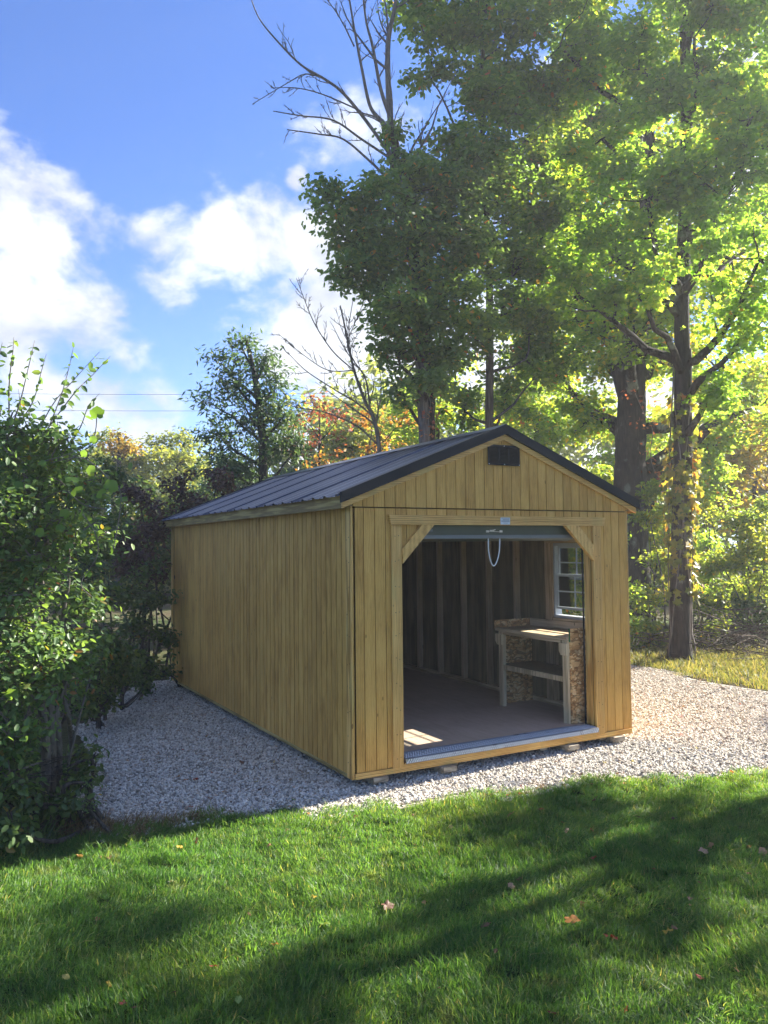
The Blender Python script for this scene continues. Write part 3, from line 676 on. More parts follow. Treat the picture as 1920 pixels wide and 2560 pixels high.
for s in (0, 1):
    a, b = (-OE-.001, -OE+.019) if s == 0 else (W+OE-.019, W+OE+.001)
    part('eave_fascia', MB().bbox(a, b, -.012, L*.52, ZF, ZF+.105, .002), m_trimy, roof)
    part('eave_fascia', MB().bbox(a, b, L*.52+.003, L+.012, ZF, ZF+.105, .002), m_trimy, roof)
    part('soffit', MB().box(*((-OE+.0195, .012) if s == 0 else (W-.012, W+OE-.0195)), -.011, L+.011, ZF+.022, ZF+.03), m_ply, roof)
# right wall, its studs and its window
WY0, WY1, WZ0, WZ1 = .40, 1.00, 1.06, 1.87
XI = 2.96
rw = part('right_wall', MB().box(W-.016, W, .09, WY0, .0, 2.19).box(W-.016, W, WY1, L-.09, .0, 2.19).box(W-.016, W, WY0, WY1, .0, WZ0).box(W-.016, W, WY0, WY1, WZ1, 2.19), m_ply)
part('outer_skin', MB().box(W+.0005, W+.012, .092, WY0-.0, .0, 2.19).box(W+.0005, W+.012, WY1, L-.0, .0, 2.19).box(W+.0005, W+.012, WY0, WY1, .0, WZ0).box(W+.0005, W+.012, WY0, WY1, WZ1, 2.19), m_side, rw)
stm = MB().bbox(XI, W-.0165, 0, .040, .16, 2.10, .002).mesh('stud', m_stud)
for y in (.115, .345, 1.09, 1.65, 2.19, 2.73, 3.29, 3.81, 4.37, 4.93, 5.48):
    o = bpy.data.objects.new('stud', stm); link(o, rw); o.location = (0, y, 0)
part('bottom_plate', MB().bbox(XI-.001, W-.0165, .1, L-.1, .111, .159, .002), m_rawh, rw)
part('top_plate', MB().bbox(XI-.001, W-.0165, .1, L-.1, 2.101, 2.17, .002), m_rawh, rw)
part('window_header', MB().bbox(XI, W-.0165, .39, 1.088, WZ1+.004, WZ1+.10, .002), m_rawh, rw)
part('window_stud', MB().bbox(XI-.001, W-.0165, WY1+.006, WY1+.088, .161, WZ1+.002, .002), m_stud, rw)
part('window_sill', MB().bbox(XI, W-.0165, .39, WY1+.004, WZ0-.042, WZ0-.002, .002), m_rawh, rw)
wn = empty('window'); wn.parent = shed; wn.location = (0, 0, 0)
xa, xb = W-.075, W+.016
part('window_frame', MB().box(xa, xb, WY0+.001, WY0+.022, WZ0+.001, WZ1-.001).box(xa, xb, WY1-.022, WY1-.001, WZ0+.001, WZ1-.001).box(xa, xb, WY0+.0225, WY1-.0225, WZ0+.001, WZ0+.03).box(xa, xb, WY0+.0225, WY1-.0225, WZ1-.03, WZ1-.001), m_vinyl, wn)
def sash(z0, z1, x0, x1, name):
    f = part(name, MB().box(x0, x1, WY0+.023, WY0+.040, z0, z1).box(x0, x1, WY1-.040, WY1-.023, z0, z1).box(x0, x1, WY0+.0405, WY1-.0405, z0, z0+.026).box(x0, x1, WY0+.0405, WY1-.0405, z1-.026, z1), m_vinyl, wn)
    ym = (WY0+WY1)/2; zm = (z0+z1)/2; xm = (x0+x1)/2
    part('muntin', MB().box(xm-.006, xm+.006, ym-.006, ym+.006, z0+.0265, z1-.0265), m_vinyl, wn)
    part('muntin', MB().box(xm-.005, xm+.005, WY0+.0405, ym-.0065, zm-.006, zm+.006).box(xm-.005, xm+.005, ym+.0065, WY1-.0405, zm-.006, zm+.006), m_vinyl, wn)
    for (a, b) in ((WY0+.041, ym-.007), (ym+.007, WY1-.041)):
        for (c, d) in ((z0+.027, zm-.007), (zm+.007, z1-.027)): part('pane', MB().box(xm-.0015, xm+.0015, a, b, c, d), m_glass, wn)
sash(1.475, 1.84, W-.025, W-.002, 'upper_sash'); sash(1.155, 1.535, W-.055, W-.030, 'lower_sash')
# left and back walls inside
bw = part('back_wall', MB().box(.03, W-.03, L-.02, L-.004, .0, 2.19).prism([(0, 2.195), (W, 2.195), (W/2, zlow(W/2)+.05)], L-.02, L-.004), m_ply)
part('outer_skin', MB().box(.001, W-.001, L-.003, L, .0, 2.19), m_side, bw)
for x in (.5, 1.05, 1.6, 2.15, 2.7): part('stud', MB().bbox(x, x+.04, L-.11, L-.021, .16, 2.18, .002), m_stud, bw)
for y in (.3, .9, 1.5, 2.1, 2.7, 3.3, 3.9, 4.5, 5.1): part('stud', MB().bbox(.023, .11, y, y+.04, .16, 2.18, .002), m_stud, lw)
# floor in sheets, joists and skids below
for k, (a, b) in enumerate(((.0, 1.218), (1.221, 2.438), (2.441, 3.656), (3.659, 4.876), (4.879, L-.025))):
    part('floor_sheet', MB().box(.026 if k else .026, W-.017, max(a, .013), b, .088, .110), m_floor)
for x in (.24, .95, 1.95, 2.7): part('skid', MB().bbox(x, x+.09, .06, L-.05, -.045, .085, .006), m_block)
# threshold
th = part('threshold_plate', MB().prism([(.115, .1135), (-.030, .1115), (-.045, .108), (-.047, .070), (-.044, .070), (-.042, .1055), (-.029, .109), (.115, .1112)], OX0+.001, OX1-.002, 'x'), m_plate)
part('edge_strip', MB().bbox(OX0+.002, OX1-.004, .1155, .145, .1105, .1165, .002), m_plate)
tb = MB(); 
def lug(cx, cy, cz, ang, vert):
    l, w, h = .0135, .0055, .005; V = []
    for (a, b, c) in ((-l, 0, 0), (0, -w, 0), (l, 0, 0), (0, w, 0), (0, 0, h)):
        p = a*cos(ang)-b*sin(ang); q = a*sin(ang)+b*cos(ang)
        V.append((cx+p, cy+q, cz+c) if not vert else (cx+p, cy-c, cz+q))
    tb.add(V, [(0, 1, 4), (1, 2, 4), (2, 3, 4), (3, 0, 4)])
i = 0
for x in np.arange(OX0+.02, OX1-.02, .0235):
    for j, y in enumerate(np.arange(-.020, .108, .0205)): lug(x+(.012 if j % 2 else 0), y, .1122, pi/4 if (j+i) % 2 else -pi/4, False)
    lug(x, -.0468, .082, pi/3.2, True); lug(x+.012, -.0462, .098, pi/3.2, True)
    i += 1
part('tread_pattern', tb, Mat('worn_lugs').pbr((.86, .87, .88), .32, .6, .35), th, kind='stuff')
# roll-up door, raised, with latch and rope
dr = part('roll_up_door', MB().box(.46, 2.575, .048, .058, 1.945, 2.16).box(.46, 2.575, .058, .062, 1.99, 2.0), m_door)
part('bottom_rail', MB().bbox(.455, 2.58, .035, .068, 1.912, 1.944, .003), m_rail, dr)
cy = MB().tube([(.46, .33, 2.02+.0), (2.575, .33, 2.02+.0)], .13, 20); part('door_roll', cy, m_door, dr, True)
lt = part('slide_latch', MB().box(1.365, 1.395, .041, .0475, 1.968, 1.986).box(1.515, 1.545, .041, .0475, 1.968, 1.986).tube([(1.37, .038, 1.978), (1.53, .038, 1.972)], .0028, 6).box(1.405, 1.450, .036, .047, 1.975, 1.990).tube([(1.425, .035, 1.985), (1.455, .028, 1.992)], .005, 6), m_screw, dr)
t = np.linspace(0, 1, 22)
rope = [(1.392+.0*u, .052, 1.915) for u in (0,)] + [(1.455-.0665*cos(pi*u)*(1.0 if .0 < u < 1 else 1)+.012*sin(pi*2*u), .052+.008*sin(pi*u), 1.912-.245*(sin(pi*u)**.55)) for u in t[1:-1]] + [(1.5215, .052, 1.915)]
part('pull_rope', MB().tube(smooth_path(rope, 4), .0055, 8), m_rope, dr, True)
part('door_sticker', MB().box(.60, .80, .0465, .0478, 1.975, 1.995), m_rail, dr)
for x in (.4545, 2.560): part('door_track', MB().box(x+(.016 if x > 1 else 0), x+.024, .118, .135, .112, 2.1), m_seal, dr)

# blocks under the shed
def block(x, lab, dz, ln, rot=0.):
    o = empty('timber_block', (x, .0, 0), rot); tag(o, lab, 'block', 'timber blocks under the front of the shed')
    q = MB().bbox(-.0, .13, -.055+dz, ln, .045, .092 if False else .085, .004).build('upper_plank', m_block, o)
    MB().bbox(.01, .15, -.01+dz, ln-.05, .006, .044, .004).build('lower_plank', m_block, o)
    return o
block(.16, 'grey timber block under the left front corner of the shed', .02, .5)
block(.80, 'timber block under the sill below the left part of the doorway', -.02, .5)
block(2.18, 'pale two piece timber block under the right part of the doorway', -.02, .5, .0)
block(2.78, 'dark timber block under the right front corner of the shed', .0, .5)

# workbench in the shed
B = GZ; bn = empty('workbench', (2.47, .24, B+.11)); tag(bn, 'rough timber workbench with strand board ends and one shelf under the window inside the shed', 'workbench')
def bp(name, mb, mat):
    o = mb.build(name, mat, bn); return o
ox, oy, oz = 2.47, .24, .11
def bb(x0, x1, y0, y1, z0, z1, b=.002): return MB().bbox(x0-ox, x1-ox, y0-oy, y1-oy, z0-oz, z1-oz, b)
bp('bench_top', bb(2.44, 2.955, .222, 1.36, .918, .948), m_rawh)
bp('front_rail', bb(2.452, 2.49, .32, 1.24, .885, .9175), m_rawh)
bp('shelf', bb(2.475, 2.95, .223, 1.325, .535, .555), m_ply)
bp('shelf_rail', bb(2.455, 2.474, .302, 1.24, .505, .556), m_leg)
for (a, b) in ((.225, .30), (1.245, 1.32)):
    bp('leg', MB().prism([(a-oy, 0), (b-oy, 0), (b-oy, .80), (a-oy, .80)], 2.455-ox, 2.495-ox, 'x'), m_leg)
for (a, b, q) in ((.225, .30, .026), (1.245, 1.32, .030)):
    bp('leg_cap', MB().prism([(a-oy, .66), (b-oy, .66), (b+q-oy, .70), (b+q-oy, .775), (a-oy, .775)], 2.433-ox, 2.4545-ox, 'x'), m_leg)
bp('end_panel', bb(2.475, 2.955, .205, .2215, .11, 1.03), m_osb)
bp('end_panel', bb(2.50, 2.955, 1.361, 1.375, .11, 1.03), m_osb)
bp('end_panel_lip', bb(2.44, 2.499, 1.361, 1.375, .93, 1.03), m_osb)
bp('painted_edge', MB().box(2.470-ox, 2.4747-ox, .206-oy, .2205-oy, .90-oz, 1.03-oz), m_green_edge)
bp('back_board', bb(2.936, 2.955, .2225, 1.3605, .949, 1.03), m_rawh)

# ------------------------------------------------------------------ trees
def gp(p): q = np.array(p, float).copy(); q[2] = 0; return q
g1 = np.array([7.92, 3.55, 0])
maple = tree('maple_tree', 'tall maple with dark trunk wrapped in yellow and orange vine right of the shed', 'tree',
     [g1, at(1470, 1250, 13.3), at(1475, 1000, 13.3), at(1475, 800, 13.3), at(1473, 650, 13.3), at(1482, 400, 13.3), at(1482, 200, 13.4), at(1476, -60, 13.5), at(1480, -350, 13.6)], .185, .06,
     [Lb(1500, 80, 170, 12.3), Lb(1620, 260, 150, 11.8), Lb(1380, 150, 150, 13.5), Lb(1300, 300, 120, 13), Lb(1560, 430, 140, 12), Lb(1400, 430, 130, 12.2), Lb(1640, 560, 110, 11.8),
      Lb(1490, 540, 90, 14.2), Lb(1300, 520, 120, 13), Lb(1620, 720, 90, 12.5), Lb(1250, 640, 90, 13.6), Lb(1210, 100, 130, 14), Lb(1380, -130, 190, 13.5), Lb(1600, -110, 200, 12.5), Lb(1800, 150, 190, 13), Lb(1560, 830, 70, 12.6), Lb(1380, 640, 90, 12.4)],
     l_maple, m_bark, .10, 2.7, 'maple', 11, 9, 14, sides=14, limb_r=.5, tight=.36)
# vine on its trunk
rng = np.random.default_rng(77)
vp = []; vd = []; vtint = []
for k in range(560):
    py = rng.choice([rng.uniform(960, 1300), rng.uniform(1000, 1130), rng.uniform(860, 960)], p=[.6, .3, .1]); ang = rng.uniform(0, 2*pi)
    c = at(1471, py, 13.3); rr_ = rng.uniform(.19, .27) + (.10*rng.random() if rng.random() < .3 else 0)
    p = c + np.array([cos(ang)*rr_, sin(ang)*rr_, 0]); vp.append(p); vd.append([cos(ang), sin(ang), .3]); vtint.append(np.clip(.35+.4*(cos(ang-.1) > .1)*rng.random()+rng.normal(0, .2), 0, 1))
vp = np.array(vp); vo = empty('climbing_vine', g1 + np.array([-.25, -.1, 0])); tag(vo, 'yellow and orange climbing vine clinging to the tall maple trunk', 'vine')
o = link(bpy.data.objects.new('vine_leaves', leaves_mesh('vine_leaves', vp-np.array(vo.location), np.array(vd), .13, rng, 'maple', l_vine, np.array(vtint), .35)), vo); o['kind'] = 'stuff'
vm = MB()
for a0 in (2.6, 3.6, 4.6, 5.5):
    zz = np.linspace(.05, 5.2, 26); q = []
    for z in zz:
        c = g1*(1-min(z/6, 1)) + at(1475, 800, 13.3)*min(z/6, 1); a = a0+.5*sin(z*1.3+a0*3); r_ = .20*(1-.03*z) + (.05 if z < .4 else 0)
        q.append([c[0]+cos(a)*r_, c[1]+sin(a)*r_, z])
    vm.tube(np.array(q)-np.array(vo.location), .012, 5)
vm.build('vine_stem', m_bark3, vo, True)

tree('thick_trunk_tree', 'old tree with very thick dark forked trunk behind the right slope of the shed roof', 'tree',
     [gp(at(1365, 1240, 17)), at(1362, 1100, 17), at(1362, 960, 17), at(1366, 850, 17), at(1372, 790, 17), at(1390, 640, 17), at(1400, 400, 17), at(1395, 150, 17)], .40, .12,
     [Lb(1300, 760, 110, 17.5), Lb(1450, 730, 120, 18.5), Lb(1230, 430, 170, 18.5), Lb(1560, 800, 110, 17.5), Lb(1400, 300, 200, 18.5), Lb(1580, 560, 190, 18.5), Lb(1300, 560, 150, 18), Lb(1280, 120, 180, 18.5), Lb(1260, 880, 70, 17.8), Lb(1640, 880, 100, 17.5), Lb(1600, 100, 220, 18.5), Lb(1520, 960, 70, 17.8), Lb(1370, 720, 80, 15.6), Lb(1180, 640, 130, 18.5), Lb(1200, 800, 90, 18.5), Lb(1420, 620, 80, 15.6), Lb(1330, 660, 70, 15.8)],
     l_back, m_bark, .14, 4.6, 'diamond', 12, 11, 14, sides=14, trunks=[([at(1364, 870, 17), at(1335, 780, 17.1), at(1300, 640, 17.4), at(1270, 450, 17.8)], .26, .07), ([at(1390, 1130, 16.6), at(1405, 1070, 16.5), at(1440, 1020, 16.4), at(1475, 985, 16.2), at(1530, 930, 16)], .16, .06)])
for (x, y) in ():
    pass

tree('slim_trunk_tree', 'slender straight trunked green tree rising behind the shed ridge', 'tree',
     [gp(at(1057, 1200, 13.5)), at(1057, 950, 13.5), at(1058, 750, 13.5), at(1056, 560, 13.5), at(1048, 400, 13.5), at(1040, 200, 13.5), at(1050, 0, 13.5)], .085, .03,
     [Lb(1090, 480, 110, 14), Lb(1120, 640, 100, 14), Lb(1000, 260, 120, 13.2), Lb(1080, 60, 150, 13.6), Lb(950, 70, 65, 13.2), Lb(930, 170, 50, 13), Lb(1060, 340, 130, 13), Lb(1160, 790, 90, 14.5), Lb(1180, 260, 130, 14.5), Lb(960, 330, 75, 12.8), Lb(1000, -100, 150, 13.5), Lb(1200, -80, 170, 14), Lb(900, 30, 40, 13.2), Lb(1180, 500, 100, 14.6), Lb(1130, 590, 90, 14.8), Lb(1150, 700, 80, 14.8), Lb(1130, 380, 90, 14.6), Lb(1090, 850, 60, 14.8), Lb(1000, 880, 50, 14.5), Lb(1120, 200, 90, 14.5)],
     leaf('mid_green_leaves', [(0, (.065, .125, .034)), (.6, (.11, .19, .040)), (.9, (.18, .24, .04)), (.97, (.30, .18, .035)), (1, (.36, .08, .05))], 2.4, .5, .5), m_bark2, .10, 3.9, 'oval', 13, 12, 14)

tree('vine_covered_tree', 'dark green vine smothered tree leaning left over the shed roof below the bare branches', 'tree',
     [gp(at(925, 1200, 12.6)), at(926, 960, 12.6), at(925, 800, 12.6), at(918, 650, 12.5), at(900, 500, 12.3), at(872, 380, 12.2)], .12, .06,
     [Lb(810, 440, 85, 12.2), Lb(745, 500, 62, 12), Lb(700, 415, 36, 12), Lb(790, 560, 72, 12), Lb(870, 520, 100, 12), Lb(900, 380, 70, 12.2), Lb(960, 470, 110, 12.4), Lb(850, 640, 90, 11.9), Lb(740, 600, 30, 12), Lb(950, 640, 100, 12.2), Lb(850, 750, 60, 12.2), Lb(960, 780, 75, 12.6), Lb(870, 850, 38, 12.5), Lb(1010, 560, 90, 12.8), Lb(900, 700, 70, 12), Lb(850, 290, 26, 12.2), Lb(866, 345, 34, 12.2), Lb(1020, 700, 80, 13), Lb(930, 820, 45, 12.0), Lb(720, 450, 40, 12), Lb(1000, 400, 80, 12.6)],
     l_dark, m_bark, .095, 5.2, 'oval', 14, 12, 12, twigs=.3, tight=.42)

# bare trees: leaders traced, sub-branches grown
def bare(name, label, leaders, d0, seed, r0, mat, side=(10, .5), grow=2, base=None):
    rng = np.random.default_rng(seed); b = np.array(base if base is not None else gp(at(*leaders[0][0][0][:2], d0))); root = empty(name, b); tag(root, label, 'tree'); mb = MB()
    def sub(P, r, lvl):
        n = len(P); L_ = np.linalg.norm(P[-1]-P[0])
        for k in range(int(side[0]*(.6 if lvl else 1))):
            i = rng.integers(max(1, n//5), n-1); t = P[min(i+1, n-1)]-P[i-1]; t /= np.linalg.norm(t)
            q = rng.normal(0, 1, 3); q -= t*(q@t); q /= np.linalg.norm(q); d = t*.75+q*.75; d[2] += .15; l = L_*side[1]*rng.uniform(.25, .8)*(1-.45*i/n)
            m_ = 6; S = [P[i]]
            for j in range(m_): d = d/np.linalg.norm(d)+rng.normal(0, .13, 3)+np.array([0, 0, .05]); S.append(S[-1]+d/np.linalg.norm(d)*l/m_)
            S = np.array(S); rr = max(r[i]*.5, .006); ra = np.linspace(rr, .0035, len(S)); mb.tube(S-b, ra, 4, False)
            if lvl < grow-1: sub(S, ra, lvl+1)
    for (pts, ra, rb) in leaders:
        P = np.array([at(x, y, d0+dd) for x, y, dd in pts]) if len(pts[0]) == 3 else np.array([at(x, y, d0) for x, y in pts])
        P = smooth_path(P); r = np.linspace(ra, rb, len(P)); mb.tube(P-b, r, 7); sub(P, r, 0)
    mb.build('trunk_and_branches', mat, root, True); return root
m_dead = bark('dead_branch_bark', (.085, .070, .062), (.24, .20, .175))
bare('bare_dead_tree', 'tall dead tree with bare grey branches fanning out against the sky above the vines',
     [([(925, 1160), (915, 900), (895, 600), (868, 420), (855, 340), (842, 240), (838, 100), (852, 20), (866, -80)], .10, .02),
      ([(868, 420), (840, 330), (828, 270), (800, 230), (782, 150), (765, 60), (745, -60)], .045, .012),
      ([(842, 250), (822, 190), (805, 100), (790, 40), (780, -60)], .035, .012), ([(836, 180), (838, 60), (825, -40)], .022, .01),
      ([(840, 330), (790, 260), (740, 200), (700, 170), (650, 140), (600, 90), (560, 40), (540, -10)], .030, .008),
      ([(850, 420), (830, 380), (790, 340), (740, 300), (690, 290), (620, 280)], .026, .008), ([(855, 350), (780, 300), (720, 260), (650, 250), (590, 240)], .022, .007),
      ([(700, 170), (660, 160), (620, 180), (545, 225)], .012, .005), ([(765, 100), (735, 40), (700, -10)], .014, .006), ([(780, 240), (700, 205), (640, 190), (585, 190)], .013, .005)],
     12.4, 21, .1, m_dead, (11, .34), 2)
bare('small_bare_tree', 'small leafless tree in front of the white cloud behind the shed roof',
     [([(822, 1180), (820, 980), (806, 900), (790, 870), (765, 800), (748, 720), (735, 660)], .05, .012),
      ([(800, 890), (790, 820), (765, 780), (750, 740), (762, 650)], .02, .006), ([(806, 900), (770, 870), (720, 840), (660, 800), (620, 760)], .02, .005),
      ([(765, 800), (720, 760), (680, 700), (655, 640), (640, 600)], .014, .005), ([(815, 960), (770, 920), (700, 890), (640, 880), (600, 860)], .02, .005), ([(748, 740), (770, 690), (790, 640)], .01, .004), ([(765, 800), (710, 800), (660, 770), (600, 720)], .012, .004)],
     15, 22, .06, m_bark3, (11, .46), 2)

tree('ash_tree', 'blue green ash-like tree standing alone against the sky left of the shed ridge', 'tree',
     [gp(at(568, 1190, 17)), at(568, 1000, 17), at(560, 880, 17), at(545, 790, 17), at(530, 730, 17)], .11, .03,
     [Lb(522, 742, 36, 17), Lb(478, 785, 34, 17), Lb(572, 775, 40, 17), Lb(505, 820, 45, 16.8), Lb(590, 840, 46, 17), Lb(455, 870, 30, 17), Lb(530, 880, 60, 16.8), Lb(610, 900, 42, 17), Lb(470, 940, 50, 17), Lb(560, 970, 70, 17), Lb(640, 960, 40, 17.2), Lb(500, 1010, 60, 17)],
     l_ash, m_bark2, .15, 6.5, 'slim', 15, 10, 10, tight=.42)
woodland = [('broad yellow green tree far behind the left bushes', [(250, 985, 62, 29), (205, 1010, 60, 28), (290, 1010, 60, 28), (240, 1080, 90, 28)], l_far, 31),
            ('rounded pale green tree left of the ash-like tree', [(345, 965, 40, 29), (390, 955, 38, 29), (350, 1020, 70, 28), (420, 1000, 50, 28), (400, 1080, 90, 27)], l_far, 32),
            ('small yellow tree with an orange top beyond the bushes', [(258, 955, 20, 27.5), (275, 972, 22, 27.5), (240, 972, 22, 27.5)], leaf('amber_leaves', [(0, (.16, .15, .035)), (.5, (.28, .20, .04)), (1, (.42, .24, .05))], 1.5), 33),
            ('dull green tree directly behind the far end of the roof', [(480, 1060, 80, 24), (560, 1060, 80, 24), (640, 1050, 60, 24), (430, 1120, 80, 24)], l_ash, 34),
            ('pale green tree behind the small leafless tree', [(720, 960, 60, 25), (780, 940, 60, 25), (700, 1020, 70, 24), (840, 900, 50, 26)], l_far, 35),
            ('yellowish tree seen between the central trunks', [(900, 900, 80, 23), (990, 850, 80, 23), (1000, 950, 80, 23), (890, 980, 60, 23)], l_back, 36),
            ('sunlit tree just right of the slim trunk', [(1120, 870, 90, 22), (1210, 900, 90, 22), (1180, 780, 80, 23), (1120, 960, 80, 22)], l_back, 37),
            ('bright yellow green tree between the two right trunks', [(1300, 900, 80, 23), (1420, 900, 90, 23), (1400, 1040, 90, 22), (1330, 1010, 70, 22), (1440, 1150, 90, 22)], l_back, 38),
            ('golden tree at the right edge behind the maple', [(1580, 980, 90, 21), (1660, 900, 100, 22), (1600, 1080, 90, 21), (1680, 1080, 100, 21)], leaf('golden_leaves', [(0, (.16, .17, .028)), (.5, (.30, .26, .03)), (.85, (.42, .28, .035)), (1, (.42, .14, .035))], 2.0), 39)]
for k, (lab, lb, mt, sd) in enumerate(woodland):
    Ls = [Lb(*q) for q in lb]; c = np.mean([q[0] for q in Ls], axis=0); b = gp(c)
    tree('woodland_tree', lab, 'tree', [b, b+(c-b)*.4, b+(c-b)*.8, c+np.array([0, 0, .5])], .13, .05, Ls, mt, m_bark2, .16, 3.6, 'diamond', sd, 9, 12, twigs=.15, group='trees of the wood behind the shed')
tree('red_leaved_shrub', 'small tree with scattered red leaves behind the middle of the roof', 'tree', [gp(at(690, 1180, 20)), at(690, 1020, 20), at(690, 920, 20)], .05, .02,
     [Lb(690, 870, 34, 20), Lb(655, 905, 34, 20), Lb(730, 905, 36, 20), Lb(700, 950, 50, 20), Lb(640, 955, 30, 20)], l_red, m_bark2, .11, .5, 'diamond', 41, 7, 8, tight=.45)
tree('orange_leaved_shrub', 'small tree with orange leaves close behind the roof ridge', 'tree', [gp(at(790, 1180, 18)), at(790, 1050, 18), at(800, 950, 18)], .05, .02,
     [Lb(800, 905, 34, 18), Lb(840, 950, 40, 18), Lb(740, 1000, 44, 18), Lb(700, 1010, 36, 18), Lb(870, 900, 30, 18), Lb(790, 980, 34, 18)], l_orange, m_bark2, .11, .45, 'diamond', 42, 7, 8, tight=.45)
# red creeper leaves round the right trunks and on the vine covered trunk
def sprig(lab, pts, mat, seed, ll=.09, n=26):
    rng = np.random.default_rng(seed); P = []; 
    for (x, y, d) in pts: P.append(np.array(at(x, y, d))+rng.normal(0, .12, (n, 3)))
    P = np.concatenate(P); b = P.mean(0); o = empty('creeper', b); tag(o, lab, 'vine'); D = np.tile([0, 0, 1.], (len(P), 1))
    q = link(bpy.data.objects.new('creeper_leaves', leaves_mesh('creeper_leaves', P-b, D, ll, rng, 'maple', mat, rng.random(len(P)), .8)), o); q['kind'] = 'stuff'
    mb = MB(); s = sorted([at(x, y, d) for x, y, d in pts], key=lambda a: a[2])
    if len(s) > 1: mb.tube(smooth_path(s, 6)-b, .008, 4); mb.build('stem', m_bark3, o)
sprig('red creeper hanging between the thick trunk and the maple', [(1372, 850, 15), (1395, 900, 15), (1410, 930, 15), (1405, 980, 15), (1415, 1020, 15), (1440, 1055, 14.5)], l_red, 51, .07, 15)
sprig('red creeper climbing the vine covered trunk behind the roof', [(927, 940, 12.3), (926, 900, 12.3), (928, 860, 12.3), (890, 760, 12.2), (880, 740, 12.1)], l_red, 52, .07, 18)

# right-hand undergrowth
def bush(name, lab, lobes, mat, seed, ll=.06, cov=1.9, cat='bush', group=None, shape='oval', stems=6, bm=None, sub=8, per=12, spread=.35, tight=.36):
    rng = np.random.default_rng(seed); Ls = [Lb(*q) for q in lobes]; c = np.mean([q[0] for q in Ls], axis=0); b = gp(c)
    lo = []
    for (cc, r) in Ls:
        cc = cc.copy(); cc[2] = max(cc[2], r[2]*.55); lo.append((cc, r))
    tr = [b, b+np.array([0, 0, c[2]*.5]), c]
    st_ = []
    for k in range(stems):
        t_ = lo[k % len(lo)][0]; s = b+np.array([rng.normal(0, spread), rng.normal(0, spread), 0]); st_.append(([s, (s+t_)/2+rng.normal(0, .08, 3), t_], .022, .008))
    return tree(name, lab, cat, tr, .03, .012, lo, mat, bm or m_bark2, ll, cov*1.9, shape, seed, sub, per, group, .3, None, tight, 6, st_, 1.1, 'foliage')
GR = 'bushes along the edge of the wood on the right'
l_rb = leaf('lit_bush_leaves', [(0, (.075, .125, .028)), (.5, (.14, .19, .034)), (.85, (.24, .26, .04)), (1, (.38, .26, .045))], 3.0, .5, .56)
bush('woodland_bush', 'leafy green bush between the shed wall and the maple trunk', [(1405, 1130, 42, 15.5), (1420, 1210, 42, 15.5), (1400, 1290, 40, 15.2), (1425, 1060, 34, 16), (1395, 1370, 40, 15), (1430, 1390, 30, 15)], l_rb, 61, .085, 2.0, group=GR)
bush('woodland_bush', 'big rounded bush at the right edge level with the shed eaves', [(1590, 1160, 75, 16.5), (1650, 1230, 80, 16), (1560, 1220, 55, 16.5), (1660, 1110, 60, 16.8)], l_rb, 62, .085, 2.0, group=GR)
bush('woodland_bush', 'low bush just right of the maple trunk foot', [(1520, 1300, 36, 15), (1540, 1360, 34, 14.6), (1510, 1380, 26, 14.4), (1560, 1290, 34, 15)], l_rb, 63, .07, 1.7, group=GR)
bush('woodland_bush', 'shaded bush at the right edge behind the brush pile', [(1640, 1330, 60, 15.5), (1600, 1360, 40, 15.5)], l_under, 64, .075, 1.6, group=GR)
bush('woodland_bush', 'tall bush filling the gap right of the maple trunk', [(1530, 1090, 50, 17.5), (1520, 1160, 46, 17.5), (1540, 1020, 46, 18), (1510, 1240, 46, 17)], l_back, 65, .10, 2.0, group=GR)
bush('woodland_bush', 'low leafy bush seen through the shed window', [(1290, 1180, 70, 15), (1240, 1240, 70, 15), (1300, 1290, 60, 15), (1230, 1330, 60, 15), (1330, 1350, 60, 15)], l_back, 66, .085, 1.8, group=GR)
GT = 'thickets under the wood behind the shed'
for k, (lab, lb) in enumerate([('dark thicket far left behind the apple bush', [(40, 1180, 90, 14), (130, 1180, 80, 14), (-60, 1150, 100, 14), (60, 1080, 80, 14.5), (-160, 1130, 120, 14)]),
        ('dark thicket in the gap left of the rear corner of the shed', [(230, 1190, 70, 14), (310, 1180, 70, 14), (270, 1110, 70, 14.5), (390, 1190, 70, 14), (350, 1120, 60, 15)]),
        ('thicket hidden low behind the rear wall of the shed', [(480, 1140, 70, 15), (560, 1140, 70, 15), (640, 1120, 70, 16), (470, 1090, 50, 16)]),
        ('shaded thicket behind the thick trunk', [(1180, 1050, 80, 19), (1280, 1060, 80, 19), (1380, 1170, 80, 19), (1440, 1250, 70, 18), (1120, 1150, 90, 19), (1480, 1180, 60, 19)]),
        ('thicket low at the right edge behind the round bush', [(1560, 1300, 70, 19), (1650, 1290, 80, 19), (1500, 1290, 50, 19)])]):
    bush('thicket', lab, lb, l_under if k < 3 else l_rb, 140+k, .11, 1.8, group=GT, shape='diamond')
# brush pile
rng = np.random.default_rng(9); mb = MB(); bc = gp(at(1590, 1390, 14.2))
for k in range(420):
    p = bc+np.array([rng.normal(0, .9), rng.normal(0, .8), abs(rng.normal(0, .28))]); d = rng.normal(0, 1, 3); d[2] *= .35; d /= np.linalg.norm(d); l = rng.uniform(.3, 1.3)
    q = np.array([p, p+d*l*.5+rng.normal(0, .05, 3), p+d*l]); q[:, 2] = np.maximum(q[:, 2], .02); mb.tube(q-bc, [.010, .007, .003], 4, False)
o = mb.build('brush_pile', bark('brush_twigs', (.05, .038, .028), (.17, .13, .10))); o.location = bc; tag(o, 'tangled pile of dead twigs on the ground at the right edge of the wood', 'brush', kind='stuff')

